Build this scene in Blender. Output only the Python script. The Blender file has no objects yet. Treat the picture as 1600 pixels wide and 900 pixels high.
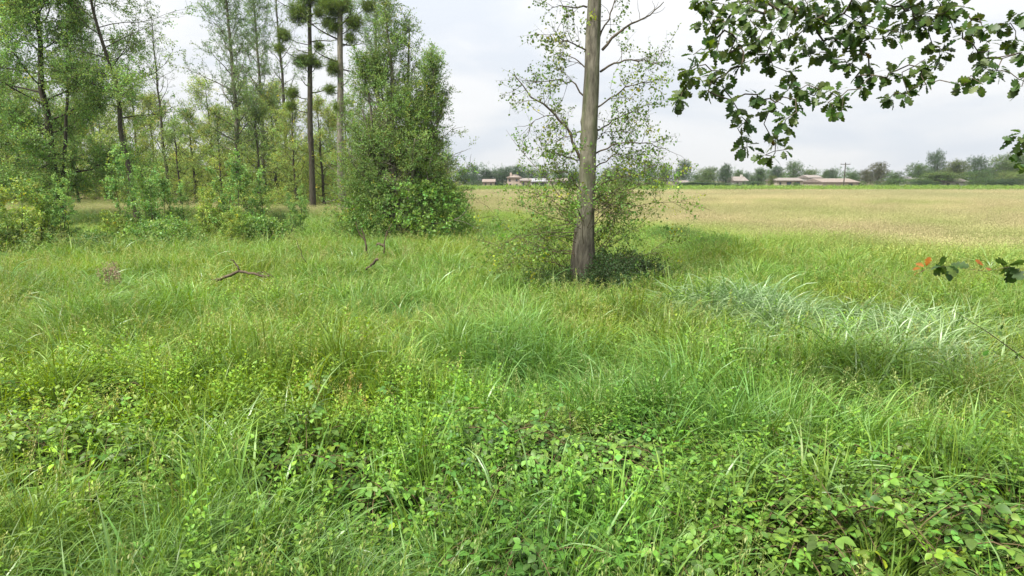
import bpy, math, random
import numpy as np
from mathutils import Vector, Matrix

S = bpy.context.scene
COL = S.collection
R = math.radians

# ------------------------------------------------------------------ camera
FPX = 953.0                       # focal length in pixels of the 1600 px photograph
CAMZ = 2.6
PITCH = math.atan(169.0 / FPX)
cam = bpy.data.cameras.new("camera")
cam.sensor_width = 36.0
cam.lens = FPX / 1600.0 * 36.0
cam.clip_start = 0.05
cam.clip_end = 5000
camo = bpy.data.objects.new("camera", cam)
COL.objects.link(camo)
camo.location = (0, 0, CAMZ)
camo.rotation_euler = (R(90) - PITCH, 0, 0)
S.camera = camo

# ------------------------------------------------------------------ sky and sun
SUN_EL, SUN_AZ = R(58), R(-132)     # azimuth from +Y clockwise: to the left, behind the viewer
W = bpy.data.worlds.new("World")
S.world = W
W.use_nodes = True
wn, wl = W.node_tree.nodes, W.node_tree.links
wn.clear()
w_out = wn.new('ShaderNodeOutputWorld')
w_bg = wn.new('ShaderNodeBackground')
w_sky = wn.new('ShaderNodeTexSky')
w_sky.sky_type = 'NISHITA'
w_sky.sun_disc = False
w_sky.sun_elevation = SUN_EL
w_sky.sun_rotation = SUN_AZ
w_tc = wn.new('ShaderNodeTexCoord')
w_sep = wn.new('ShaderNodeSeparateXYZ')
wl.new(w_tc.outputs['Generated'], w_sep.inputs[0])
w_map = wn.new('ShaderNodeMapping')
w_map.inputs['Scale'].default_value = (1.5, 1.5, 6.5)
w_map.inputs['Location'].default_value = (0.35, 0.2, 0.1)
wl.new(w_tc.outputs['Generated'], w_map.inputs['Vector'])
w_no = wn.new('ShaderNodeTexNoise')
w_no.inputs['Scale'].default_value = 1.6
w_no.inputs['Detail'].default_value = 6
w_no.inputs['Roughness'].default_value = 0.5
w_no.inputs['Distortion'].default_value = 0.35
wl.new(w_map.outputs[0], w_no.inputs['Vector'])
w_ramp = wn.new('ShaderNodeValToRGB')
w_ramp.color_ramp.interpolation = 'EASE'
w_ramp.color_ramp.elements[0].position = 0.36
w_ramp.color_ramp.elements[0].color = (0.73, 0.77, 0.83, 1)
w_ramp.color_ramp.elements[1].position = 0.56
w_ramp.color_ramp.elements[1].color = (0.88, 0.885, 0.892, 1)
e = w_ramp.color_ramp.elements.new(0.70)
e.color = (0.94, 0.94, 0.935, 1)
wl.new(w_no.outputs['Fac'], w_ramp.inputs['Fac'])
w_nish = wn.new('ShaderNodeVectorMath'); w_nish.operation = 'SCALE'
w_nish.inputs['Scale'].default_value = 0.10
wl.new(w_sky.outputs[0], w_nish.inputs[0])
w_mix = wn.new('ShaderNodeMix'); w_mix.data_type = 'RGBA'
w_mix.inputs['Factor'].default_value = 0.06
wl.new(w_ramp.outputs[0], w_mix.inputs['A'])
wl.new(w_nish.outputs[0], w_mix.inputs['B'])
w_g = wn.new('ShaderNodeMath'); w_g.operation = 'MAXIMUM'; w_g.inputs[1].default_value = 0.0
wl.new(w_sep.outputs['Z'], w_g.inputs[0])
w_g2 = wn.new('ShaderNodeMath'); w_g2.operation = 'MULTIPLY_ADD'    # overcast-style brightening towards the unseen zenith, put in to add light
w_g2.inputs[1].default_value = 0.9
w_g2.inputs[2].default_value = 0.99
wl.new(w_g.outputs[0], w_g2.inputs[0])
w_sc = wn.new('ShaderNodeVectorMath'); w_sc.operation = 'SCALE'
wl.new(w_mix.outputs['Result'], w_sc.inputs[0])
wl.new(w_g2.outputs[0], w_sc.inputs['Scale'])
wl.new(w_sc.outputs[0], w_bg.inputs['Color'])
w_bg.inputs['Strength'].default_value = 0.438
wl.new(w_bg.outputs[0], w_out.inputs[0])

sun = bpy.data.lights.new("sun", 'SUN')
sun.energy = 4.0
sun.angle = R(13)
sun.color = (1.0, 0.955, 0.88)
suno = bpy.data.objects.new("sun", sun)
COL.objects.link(suno)
sd = Vector((math.sin(SUN_AZ) * math.cos(SUN_EL), math.cos(SUN_AZ) * math.cos(SUN_EL), math.sin(SUN_EL)))
suno.rotation_euler = sd.to_track_quat('Z', 'Y').to_euler()
suno.location = (0, 0, 60)

S.view_settings.view_transform = 'Standard'
S.view_settings.look = 'None'
S.view_settings.exposure = 1.22
S.view_settings.gamma = 1.0
S.render.engine = 'CYCLES'
S.cycles.max_bounces = 6
S.cycles.diffuse_bounces = 4
S.cycles.glossy_bounces = 1
S.cycles.transmission_bounces = 4
S.cycles.transparent_max_bounces = 2
S.cycles.volume_bounces = 0
S.cycles.caustics_reflective = False
S.cycles.caustics_refractive = False
S.cycles.use_denoising = True
S.cycles.denoiser = 'OPENIMAGEDENOISE'
S.cycles.denoising_input_passes = 'RGB_ALBEDO_NORMAL'

# ------------------------------------------------------------------ pixel <-> place
cP, sP = math.cos(PITCH), math.sin(PITCH)
def ray(px, py):
    a, b = (px - 800) / FPX, (450 - py) / FPX
    return np.array((a, cP + b * sP, -sP + b * cP))
def at(px, py, Y):
    r = ray(px, py)
    return np.array((0, 0, CAMZ)) + r * (Y / r[1])
def on(px, py, z=0.0):
    r = ray(px, py)
    return np.array((0, 0, CAMZ)) + r * ((z - CAMZ) / r[2])
def proj(P):
    P = np.asarray(P, float)
    x, y, z = P[..., 0], P[..., 1], P[..., 2] - CAMZ
    d = y * cP - z * sP
    return 800 + FPX * x / d, 450 - FPX * (y * sP + z * cP) / d

def hsh(ix, iy, s):
    v = np.sin(ix * 127.1 + iy * 311.7 + s * 74.7) * 43758.5453
    return v - np.floor(v)
def vnoise(x, y, s=0):
    ix, iy = np.floor(x), np.floor(y)
    fx, fy = x - ix, y - iy
    fx, fy = fx * fx * (3 - 2 * fx), fy * fy * (3 - 2 * fy)
    a, b = hsh(ix, iy, s), hsh(ix + 1, iy, s)
    c, d = hsh(ix, iy + 1, s), hsh(ix + 1, iy + 1, s)
    return (a * (1 - fx) + b * fx) * (1 - fy) + (c * (1 - fx) + d * fx) * fy
def fbm(x, y, s=0, o=3):
    t, a, n = 0, 1.0, 0
    for k in range(o):
        t = t + a * vnoise(x * 2 ** k, y * 2 ** k, s + k * 7); n += a; a *= .5
    return t / n
def gz(x, y):
    x, y = np.asarray(x, float), np.asarray(y, float)
    near = np.clip(1.3 - np.hypot(x, y) / 60, 0.25, 1)
    h = (fbm(x / 3.1, y / 2.3, 3) - .5) * .42 * near + (fbm(x / 11, y / 9, 9) - .5) * .35 * near
    k = np.clip(1.25 - np.hypot(x, y) / 13, 0, 1)
    h = h + k * ((fbm(x / .95, y / .75, 23, 2) - .5) * .46)
    for (mx, my, mr, mh) in MOUNDS:
        h = h + mh * np.exp(-(((x - mx) / mr) ** 2 + ((y - my) / (mr * .75)) ** 2))
    return h
MOUNDS = []
for (px_, py_, mr_, mh_) in ((1420, 800, .75, .26), (1560, 740, .55, .22), (1180, 760, .6, .20), (450, 660, .6, .26), (600, 640, .5, .20), (330, 700, .5, .18), (120, 680, .6, .2), (760, 700, .5, .2), (930, 690, .5, .18), (80, 600, .8, .2),
                             (1120, 395, 1.8, .30), (780, 360, 2.5, .25), (700, 530, 1.8, .10)):
    p_ = on(px_, py_, .5); MOUNDS.append((p_[0], p_[1], mr_, mh_))

# ------------------------------------------------------------------ mesh helpers
class Geo:
    def __init__(s):
        s.v, s.f, s.c, s.m, s.n = [], [], [], [], 0
    def add(s, v, f, col=(1, 1, 1), mat=0):
        v = np.asarray(v, float)
        s.v.append(v)
        f = [tuple(int(i) + s.n for i in q) for q in f] if not isinstance(f, np.ndarray) else [tuple(q) for q in (f + s.n).tolist()]
        s.f += f
        s.m += [mat] * len(f)
        c = np.asarray(col, float)
        if c.ndim == 1: c = np.tile(c, (len(v), 1))
        s.c.append(c); s.n += len(v)
    def mesh(s, name, mats, smooth=True, vc=True):
        me = bpy.data.meshes.new(name)
        v = np.concatenate(s.v) if s.v else np.zeros((0, 3))
        me.from_pydata(v.tolist(), [], s.f)
        for m in mats: me.materials.append(m)
        if len(mats) > 1: me.polygons.foreach_set('material_index', s.m)
        if vc and len(v):
            a = me.color_attributes.new('vc', 'FLOAT_COLOR', 'POINT')
            c = np.concatenate(s.c)
            a.data.foreach_set('color', np.hstack([c, np.ones((len(c), 1))]).astype(np.float32).ravel())
        if smooth: me.shade_smooth()
        me.update()
        return me
    def obj(s, name, mats, parent=None, **kw):
        if not isinstance(mats, (list, tuple)): mats = [mats]
        o = bpy.data.objects.new(name, s.mesh(name, mats, **kw))
        COL.objects.link(o)
        if parent is not None: o.parent = parent
        return o

def empty(name, loc, label=None, cat=None, group=None):
    o = bpy.data.objects.new(name, None)
    o.empty_display_size = .3
    COL.objects.link(o)
    o.location = tuple(float(a) for a in loc)
    tag(o, label, cat, group)
    return o
def tag(o, label=None, cat=None, group=None, kind=None):
    if label: o['label'] = label
    if cat: o['category'] = cat
    if group: o['group'] = group
    if kind: o['kind'] = kind
    return o

def nrm(v):
    v = np.asarray(v, float)
    return v / np.maximum(np.linalg.norm(v, axis=-1, keepdims=True), 1e-9)

def tube(g, path, rad, sides=6, mat=0, col=(1, 1, 1), cap=True, rough=0.0, rng=None):
    path = np.asarray(path, float); n = len(path)
    rad = np.broadcast_to(np.asarray(rad, float), (n,))
    t = np.gradient(path, axis=0); t = nrm(t)
    ref = np.array((0, 0, 1.)) if abs(t[0][2]) < .8 else np.array((1., 0, 0))
    a = nrm(np.cross(t, ref)); b = np.cross(t, a)
    ang = np.linspace(0, 2 * math.pi, sides, endpoint=False)
    rr = rad[:, None]
    if rough and rng is not None:
        lob = 1 + rough * np.sin(ang * 3 + rng.uniform(0, 6))[None, :] * .5 + rng.uniform(-rough, rough, (n, sides))
        rr = rr * lob
    else:
        rr = np.repeat(rr, sides, 1)
    v = path[:, None, :] + rr[..., None] * (np.cos(ang)[None, :, None] * a[:, None, :] + np.sin(ang)[None, :, None] * b[:, None, :])
    v = v.reshape(-1, 3)
    i = np.arange(n - 1)[:, None] * sides; j = np.arange(sides)[None, :]
    k = (j + 1) % sides
    f = np.stack([i + j, i + k, i + sides + k, i + sides + j], -1).reshape(-1, 4)
    c = np.asarray(col, float)
    if c.ndim == 2: c = np.repeat(c, sides, 0)
    g.add(v, f, c, mat)
    if cap:
        g.add(v[-sides:], [tuple(range(sides))], c if c.ndim == 1 else c[-sides:], mat)

def frames(d, up=None, roll=None):
    """matrices with columns (width, axis, normal) for leaf axis d"""
    d = nrm(d)
    if up is None: up = np.tile((0, 0, 1.), (len(d), 1))
    x = np.cross(d, up); bad = np.linalg.norm(x, axis=1) < .05
    x[bad] = (1, 0, 0)
    x = nrm(x); z = nrm(np.cross(x, d))
    if roll is not None:
        c, s_ = np.cos(roll)[:, None], np.sin(roll)[:, None]
        x, z = x * c + z * s_, z * c - x * s_
    return np.stack([x, d, z], -1)

def stamp(g, tv, tf, M, T, Sc, cols, mat=0):
    """copies of template (tv, tf) with frames M, places T, sizes Sc"""
    n, k = len(T), len(tv)
    sc = np.asarray(Sc, float)
    if sc.ndim == 1: sc = sc[:, None]
    loc = tv[None] * (sc[:, None, :] if sc.shape[1] == 3 else sc[:, :, None])
    v = np.einsum('nij,nkj->nki', M, loc) + T[:, None, :]
    off = (np.arange(n) * k)
    c = np.repeat(np.asarray(cols, float), k, 0)
    base = g.n
    g.v.append(v.reshape(-1, 3)); g.c.append(c)
    for q in tf:
        fa = (off[:, None] + np.asarray(q)[None, :] + base).tolist()
        g.f += [tuple(r) for r in fa]
        g.m += [mat] * n
    g.n += n * k

def leaf_tpl(w=.5, fold=.12, droop=.12, broad=.45):
    """ovate pointed leaf of length 1 along +Y, folded on its midrib"""
    v, f = [(0, 0, 0)], []
    st = [(.16, .62), (.40, 1.0), (.64, .82), (.84, .42)]
    for k, (t, q) in enumerate(st):
        t = t * (broad / .45) if k < 2 else t
        z = -droop * t * t
        v += [(-w * .5 * q, t, z + fold * q * .5), (0, t, z), (w * .5 * q, t + .01, z + fold * q * .5)]
    v.append((0, 1, -droop))
    f += [(0, 2, 1), (0, 3, 2)]
    for k in range(3):
        a = 1 + 3 * k; b = a + 3
        f += [(a, a + 1, b + 1, b), (a + 1, a + 2, b + 2, b + 1)]
    f += [(10, 11, 13), (11, 12, 13)]
    return np.array(v, float), f
def leaf_tpl_small(w=.5, droop=.1):
    v = np.array([(0, 0, 0), (-w * .5, .45, .06), (w * .5, .5, .06), (0, 1, -droop), (0, .48, -.03)], float)
    return v, [(0, 4, 1), (0, 2, 4), (1, 4, 3), (4, 2, 3)]
OAKW = [(0, .015), (.10, .03), (.18, .10), (.25, .17), (.32, .10), (.42, .27), (.50, .25), (.55, .14), (.66, .34), (.75, .31), (.80, .17), (.88, .22), (.95, .15), (1.0, .03)]
def oak_tpl(droop=.18, cup=.10):
    v, f = [], []
    for i, (t, w) in enumerate(OAKW):
        z = -droop * t * t
        v += [(-w, t - w * .18, z + cup * w), (0, t, z), (w, t + w * .05, z + cup * w)]
        if i:
            a, b = (i - 1) * 3, i * 3
            f += [(a, a + 1, b + 1, b), (a + 1, a + 2, b + 2, b + 1)]
    return np.array(v, float), f

def blades(g, rng, n, rad, L, Wd, lean, curl, segs=5, bias=None, biasw=0., cols=None, mat=0, cvar=.18):
    """n grass blades rooted in a disc; each a curved, tapering, gently twisted ribbon"""
    r = rad * np.sqrt(rng.random(n)); a = rng.uniform(0, 2 * math.pi, n)
    base = np.stack([r * np.cos(a), r * np.sin(a), np.full(n, -.03)], -1)
    az = a + rng.normal(0, .9, n)
    d = np.stack([np.cos(az), np.sin(az)], -1)
    if bias is not None:
        d = nrm(d * (1 - biasw) + np.array(bias)[None] * biasw)
    ln = rng.uniform(*L, n); wd = rng.uniform(*Wd, n)
    th0 = np.abs(rng.normal(0, lean, n)); k = rng.uniform(*curl, n)
    t = np.linspace(0, 1, segs + 1)
    th = th0[:, None] + k[:, None] * t[None] ** 1.5
    step = ln[:, None] / segs
    hx = np.cumsum(np.concatenate([np.zeros((n, 1)), np.sin(th[:, :-1]) * step], 1), 1)
    hz = np.cumsum(np.concatenate([np.zeros((n, 1)), np.cos(th[:, :-1]) * step], 1), 1)
    c = base[:, None, :] + np.stack([hx * d[:, :1], hx * d[:, 1:], hz], -1)
    tw = rng.normal(0, .7, n)[:, None] + t[None] * rng.normal(0, .8, n)[:, None]
    side = np.stack([-d[:, 1:] * np.cos(tw) , d[:, :1] * np.cos(tw), np.sin(tw) * .9], -1)
    w = wd[:, None] * np.interp(t, [0, .25, .65, 1], [.7, 1, .8, .06])[None] * .5
    v = np.stack([c - side * w[..., None], c + side * w[..., None]], 2).reshape(n, -1, 3)
    m = (segs + 1) * 2
    off = np.arange(n) * m
    f = []
    for s in range(segs):
        q = np.array([2 * s, 2 * s + 1, 2 * s + 3, 2 * s + 2])
        f.append(off[:, None] + q[None])
    f = np.concatenate(f)
    if cols is None: cols = [(1, 1, 1)]
    cc = np.asarray(cols)[rng.integers(0, len(cols), n)] * rng.uniform(1 - cvar, 1 + cvar, (n, 1))
    g.add(v.reshape(-1, 3), f, np.repeat(cc, m, 0), mat)

# ------------------------------------------------------------------ materials
def new_mat(name):
    m = bpy.data.materials.new(name); m.use_nodes = True
    n, l = m.node_tree.nodes, m.node_tree.links
    n.clear()
    out = n.new('ShaderNodeOutputMaterial')
    return m, n, l, out

def leaf_mat(name, base, tint=True, trans=.35, rough=.5, spec=.35, back=None, vary=.12):
    m, n, l, out = new_mat(name)
    col = n.new('ShaderNodeRGB'); col.outputs[0].default_value = (*base, 1)
    a = n.new('ShaderNodeAttribute'); a.attribute_name = 'vc'
    mul = n.new('ShaderNodeMix'); mul.data_type = 'RGBA'; mul.blend_type = 'MULTIPLY'; mul.inputs['Factor'].default_value = 1
    l.new(col.outputs[0], mul.inputs['A']); l.new(a.outputs['Color'], mul.inputs['B'])
    last = mul.outputs['Result']
    if tint:
        b = n.new('ShaderNodeAttribute'); b.attribute_type = 'INSTANCER'; b.attribute_name = 'tint'
        mul2 = n.new('ShaderNodeMix'); mul2.data_type = 'RGBA'; mul2.blend_type = 'MULTIPLY'; mul2.inputs['Factor'].default_value = 1
        l.new(last, mul2.inputs['A']); l.new(b.outputs['Color'], mul2.inputs['B'])
        last = mul2.outputs['Result']
    # fine mottling on the blade itself
    geo = n.new('ShaderNodeNewGeometry')
    no = n.new('ShaderNodeTexNoise'); no.inputs['Scale'].default_value = 23; no.inputs['Detail'].default_value = 2
    l.new(geo.outputs['Position'], no.inputs['Vector'])
    hsv = n.new('ShaderNodeHueSaturation')
    mr = n.new('ShaderNodeMapRange'); mr.inputs['From Min'].default_value = .3; mr.inputs['From Max'].default_value = .7
    mr.inputs['To Min'].default_value = 1 - vary * 1.6; mr.inputs['To Max'].default_value = 1 + vary * 1.6
    l.new(no.outputs['Fac'], mr.inputs['Value']); l.new(mr.outputs[0], hsv.inputs['Value'])
    l.new(last, hsv.inputs['Color']); last = hsv.outputs['Color']
    p = n.new('ShaderNodeBsdfPrincipled')
    p.inputs['Roughness'].default_value = rough
    p.inputs['Specular IOR Level'].default_value = spec
    l.new(last, p.inputs['Base Color'])
    t = n.new('ShaderNodeBsdfTranslucent')
    hs = n.new('ShaderNodeHueSaturation'); hs.inputs['Hue'].default_value = .485; hs.inputs['Saturation'].default_value = 1.12; hs.inputs['Value'].default_value = 1.25
    l.new(last, hs.inputs['Color']); l.new(hs.outputs[0], t.inputs['Color'])
    mx = n.new('ShaderNodeMixShader'); mx.inputs[0].default_value = trans
    l.new(p.outputs[0], mx.inputs[1]); l.new(t.outputs[0], mx.inputs[2])
    l.new(mx.outputs[0], out.inputs[0])
    return m

def bark_mat(name, c1, c2, c3, scale=6., bump=.5, stretch=.22):
    m, n, l, out = new_mat(name)
    tc = n.new('ShaderNodeTexCoord')
    mp = n.new('ShaderNodeMapping'); mp.inputs['Scale'].default_value = (1, 1, stretch)
    l.new(tc.outputs['Object'], mp.inputs[0])
    a = n.new('ShaderNodeTexNoise'); a.inputs['Scale'].default_value = scale * 2.2; a.inputs['Detail'].default_value = 8; a.inputs['Roughness'].default_value = .65
    b = n.new('ShaderNodeTexNoise'); b.inputs['Scale'].default_value = 1.3; b.inputs['Detail'].default_value = 5
    l.new(mp.outputs[0], a.inputs[0]); l.new(tc.outputs['Object'], b.inputs[0])
    r = n.new('ShaderNodeValToRGB')
    r.color_ramp.elements[0].position = .36; r.color_ramp.elements[0].color = (*c1, 1)
    r.color_ramp.elements[1].position = .62; r.color_ramp.elements[1].color = (*c2, 1)
    l.new(a.outputs['Fac'], r.inputs[0])
    mx = n.new('ShaderNodeMix'); mx.data_type = 'RGBA'
    mr = n.new('ShaderNodeMapRange'); mr.inputs['From Min'].default_value = .45; mr.inputs['From Max'].default_value = .62
    l.new(b.outputs['Fac'], mr.inputs[0]); l.new(mr.outputs[0], mx.inputs['Factor'])
    l.new(r.outputs[0], mx.inputs['A']); mx.inputs['B'].default_value = (*c3, 1)
    mm = n.new('ShaderNodeMix'); mm.data_type = 'RGBA'; mm.inputs['Factor'].default_value = .45
    l.new(r.outputs[0], mm.inputs['A']); l.new(mx.outputs['Result'], mm.inputs['B'])
    at_ = n.new('ShaderNodeAttribute'); at_.attribute_name = 'vc'
    m3 = n.new('ShaderNodeMix'); m3.data_type = 'RGBA'; m3.blend_type = 'MULTIPLY'; m3.inputs['Factor'].default_value = 1
    l.new(mm.outputs['Result'], m3.inputs['A']); l.new(at_.outputs['Color'], m3.inputs['B'])
    p = n.new('ShaderNodeBsdfPrincipled'); p.inputs['Roughness'].default_value = .9; p.inputs['Specular IOR Level'].default_value = .15
    l.new(m3.outputs['Result'], p.inputs['Base Color'])
    bp = n.new('ShaderNodeBump'); bp.inputs['Strength'].default_value = bump; bp.inputs['Distance'].default_value = .03
    l.new(a.outputs['Fac'], bp.inputs['Height']); l.new(bp.outputs[0], p.inputs['Normal'])
    l.new(p.outputs[0], out.inputs[0])
    return m

def plain_mat(name, c, rough=.8, var=.15, scale=3.0, c2=None):
    m, n, l, out = new_mat(name)
    tc = n.new('ShaderNodeTexCoord')
    a = n.new('ShaderNodeTexNoise'); a.inputs['Scale'].default_value = scale; a.inputs['Detail'].default_value = 6
    l.new(tc.outputs['Object'], a.inputs[0])
    r = n.new('ShaderNodeValToRGB')
    lo = tuple(x * (1 - var) for x in c); hi = c2 or tuple(x * (1 + var) for x in c)
    r.color_ramp.elements[0].position = .35; r.color_ramp.elements[0].color = (*lo, 1)
    r.color_ramp.elements[1].position = .65; r.color_ramp.elements[1].color = (*hi, 1)
    l.new(a.outputs['Fac'], r.inputs[0])
    p = n.new('ShaderNodeBsdfPrincipled'); p.inputs['Roughness'].default_value = rough; p.inputs['Specular IOR Level'].default_value = .25
    l.new(r.outputs[0], p.inputs['Base Color']); l.new(p.outputs[0], out.inputs[0])
    return m

M_GRASS = leaf_mat('grass_blade', (.175, .270, .050), trans=.30, rough=.46, spec=.36)
M_STRAW = leaf_mat('dry_grass_blade', (.42, .378, .222), trans=.25, rough=.7, spec=.2)
M_WEED = leaf_mat('weed_leaf', (.155, .275, .036), trans=.30, rough=.5, spec=.3)
M_BRAM = leaf_mat('bramble_leaf', (.108, .205, .032), trans=.20, rough=.5, spec=.35)
M_LEAF = leaf_mat('tree_leaf', (.125, .200, .060), trans=.42, rough=.5, spec=.35)
M_REED = leaf_mat('reed_blade', (.225, .325, .165), trans=.30, rough=.38, spec=.5)
M_LEAFN = leaf_mat('oak_leaf', (.062, .110, .025), tint=False, trans=.42, rough=.45, spec=.35, vary=.22)
M_TWIG = bark_mat('twig_bark', (.045, .036, .024), (.11, .09, .065), (.10, .09, .06), bump=.2)
M_CANE = plain_mat('bramble_cane', (.12, .10, .04), c2=(.11, .075, .04))
M_BARK = bark_mat('poplar_bark', (.078, .070, .053), (.215, .196, .152), (.16, .158, .110), bump=.9)
M_BARKD = bark_mat('dark_bark', (.026, .022, .016), (.075, .064, .046), (.055, .058, .035), bump=.7)
M_DEAD = bark_mat('dead_wood', (.045, .035, .022), (.13, .10, .065), (.11, .095, .07), bump=.5)

# ------------------------------------------------------------------ scattering (leaves, grass) with geometry nodes
def library(name, objs):
    c = bpy.data.collections.new(name)
    for i, me in enumerate(objs):
        o = bpy.data.objects.new("%s_%02d" % (name, i), me)
        c.objects.link(o)
    g = bpy.data.node_groups.new(name, 'GeometryNodeTree')
    g.interface.new_socket('Geometry', in_out='INPUT', socket_type='NodeSocketGeometry')
    g.interface.new_socket('Geometry', in_out='OUTPUT', socket_type='NodeSocketGeometry')
    N, L = g.nodes, g.links
    gi, go = N.new('NodeGroupInput'), N.new('NodeGroupOutput')
    ci = N.new('GeometryNodeCollectionInfo'); ci.inputs['Collection'].default_value = c
    ci.inputs['Separate Children'].default_value = True; ci.inputs['Reset Children'].default_value = True
    ip = N.new('GeometryNodeInstanceOnPoints')
    ip.inputs['Pick Instance'].default_value = True
    def na(nm, t):
        x = N.new('GeometryNodeInputNamedAttribute'); x.data_type = t; x.inputs['Name'].default_value = nm
        return x.outputs['Attribute']
    L.new(gi.outputs[0], ip.inputs['Points'])
    L.new(ci.outputs[0], ip.inputs['Instance'])
    L.new(na('idx', 'INT'), ip.inputs['Instance Index'])
    e2r = N.new('FunctionNodeEulerToRotation')
    L.new(na('rot', 'FLOAT_VECTOR'), e2r.inputs[0])
    L.new(e2r.outputs[0], ip.inputs['Rotation'])
    L.new(na('scl', 'FLOAT_VECTOR'), ip.inputs['Scale'])
    L.new(ip.outputs[0], go.inputs[0])
    g['n'] = len(objs)
    return g

def scatter(name, lib, P, rot, scl, tint, idx, parent=None):
    n = len(P)
    me = bpy.data.meshes.new(name)
    me.vertices.add(n)
    me.vertices.foreach_set('co', np.asarray(P, np.float32).ravel())
    def put(nm, typ, dat, key):
        a = me.attributes.new(nm, typ, 'POINT')
        a.data.foreach_set(key, dat)
    put('rot', 'FLOAT_VECTOR', np.asarray(rot, np.float32).ravel(), 'vector')
    scl = np.asarray(scl, np.float32)
    if scl.ndim == 1: scl = np.repeat(scl[:, None], 3, 1)
    put('scl', 'FLOAT_VECTOR', scl.ravel(), 'vector')
    put('tint', 'FLOAT_COLOR', np.hstack([np.asarray(tint), np.ones((n, 1))]).astype(np.float32).ravel(), 'color')
    put('idx', 'INT', np.asarray(idx, np.int32), 'value')
    me.update()
    o = bpy.data.objects.new(name, me)
    COL.objects.link(o)
    if parent is not None: o.parent = parent
    md = o.modifiers.new('scatter', 'NODES'); md.node_group = lib
    return o

def dir2euler(d, roll):
    """eulers that turn +Z onto d after a roll about Z"""
    d = nrm(d)
    el = np.arccos(np.clip(d[:, 2], -1, 1)); az = np.arctan2(d[:, 1], d[:, 0])
    # R = Rz(az) Ry(el) Rz(roll) -> XYZ euler
    ca, sa, ce, se, cr, sr = np.cos(az), np.sin(az), np.cos(el), np.sin(el), np.cos(roll), np.sin(roll)
    m00 = ca * ce * cr - sa * sr; m10 = sa * ce * cr + ca * sr; m20 = -se * cr
    m21 = se * sr; m22 = ce
    m11 = -sa * ce * sr + ca * cr; m12 = sa * se
    y = np.arcsin(np.clip(-m20, -1, 1)); x = np.arctan2(m21, m22); z = np.arctan2(m10, m00)
    return np.stack([x, y, z], -1)

rs = np.random.default_rng(11)

# ---- leafy sprigs used by every crown: twig along +Z, leaves round it
def sprig(seed, n=16, L=.5, leaf=(.05, .075), w=.62, spread=.75, small=True, hang=0.0, side=3, lowvar=.22, stick=.0035):
    r = np.random.default_rng(seed)
    g = Geo()
    bend = r.normal(0, .12, 2)
    def path(t): return np.stack([bend[0] * t * t * L, bend[1] * t * t * L, t * L - 0 * t], -1)
    tt = np.linspace(0, 1, 5)
    tube(g, path(tt), np.linspace(stick, stick * .35, 5), side, mat=1, cap=False)
    # side shoots
    shoots = [(path(np.linspace(0, 1, 6)), 1.0)]
    for k in range(4):
        t0 = r.uniform(.15, .8); a = r.uniform(0, 6.28)
        p0 = path(np.array([t0]))[0]
        d = nrm(np.array([math.cos(a), math.sin(a), r.uniform(.3, 1.1)]))
        l = L * r.uniform(.25, .5)
        pp = p0 + d * np.linspace(0, l, 4)[:, None]
        shoots.append((pp, .55))
        tube(g, pp, np.linspace(stick * .6, stick * .25, 4), 3, mat=1, cap=False)
    T, D = [], []
    for pp, wgt in shoots:
        m = max(2, int(n * wgt * .42))
        for q in range(m):
            u = (q + r.uniform(.2, .9)) / m * (len(pp) - 1)
            i = min(int(u), len(pp) - 2); p = pp[i] + (pp[i + 1] - pp[i]) * (u - i)
            ax = nrm(pp[-1] - pp[0]); a = r.uniform(0, 6.28)
            e1 = nrm(np.cross(ax, (0.3, .8, .1))); e2 = np.cross(ax, e1)
            D.append(ax * r.uniform(.2, .9) + spread * (math.cos(a) * e1 + math.sin(a) * e2) + np.array((0, 0, -hang)))
            T.append(p)
    T, D = np.array(T), np.array(D)
    tv, tf = leaf_tpl_small(w) if small else leaf_tpl(w)
    nn = len(T)
    M = frames(D, nrm(r.normal(0, .7, (nn, 3)) + (0, 0, .9)))
    c = np.ones((nn, 3)) * r.uniform(1 - lowvar, 1 + lowvar, (nn, 1)) * np.stack([r.uniform(.85, 1.25, nn), np.ones(nn), r.uniform(.8, 1.2, nn)], -1)
    stamp(g, tv, tf, M, T, r.uniform(*leaf, nn), c, 0)
    return g.mesh('leafy_sprig', [M_LEAF, M_TWIG])

LIB_OVATE = library('sprig_ovate', [sprig(100 + i) for i in range(6)])
LIB_FINE = library('sprig_fine', [sprig(200 + i, n=20, leaf=(.035, .06), w=.34, spread=.8) for i in range(6)])
LIB_BROAD = library('sprig_broad', [sprig(300 + i, n=12, leaf=(.085, .14), w=.72, small=False, spread=.9, hang=.15) for i in range(6)])
LIB_SPARSE = library('sprig_sparse', [sprig(400 + i, n=8, leaf=(.05, .075), w=.75, small=False, spread=.9, hang=.25) for i in range(6)])
LIB_MISTLE = library('sprig_mistletoe', [sprig(500 + i, n=22, L=.42, leaf=(.05, .075), w=.28, spread=.7) for i in range(4)])

def bend_path(rng, p0, d0, L, n=6, up=.0, wob=.12):
    d = nrm(d0); p = np.array(p0, float); out = [p.copy()]
    for i in range(n):
        d = nrm(d + rng.normal(0, wob, 3) + np.array((0, 0, up)))
        p = p + d * (L / n); out.append(p.copy())
    return np.array(out)

def along(path, t):
    u = t * (len(path) - 1); i = min(int(u), len(path) - 2)
    return path[i] + (path[i + 1] - path[i]) * (u - i), nrm(path[i + 1] - path[i])

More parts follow.
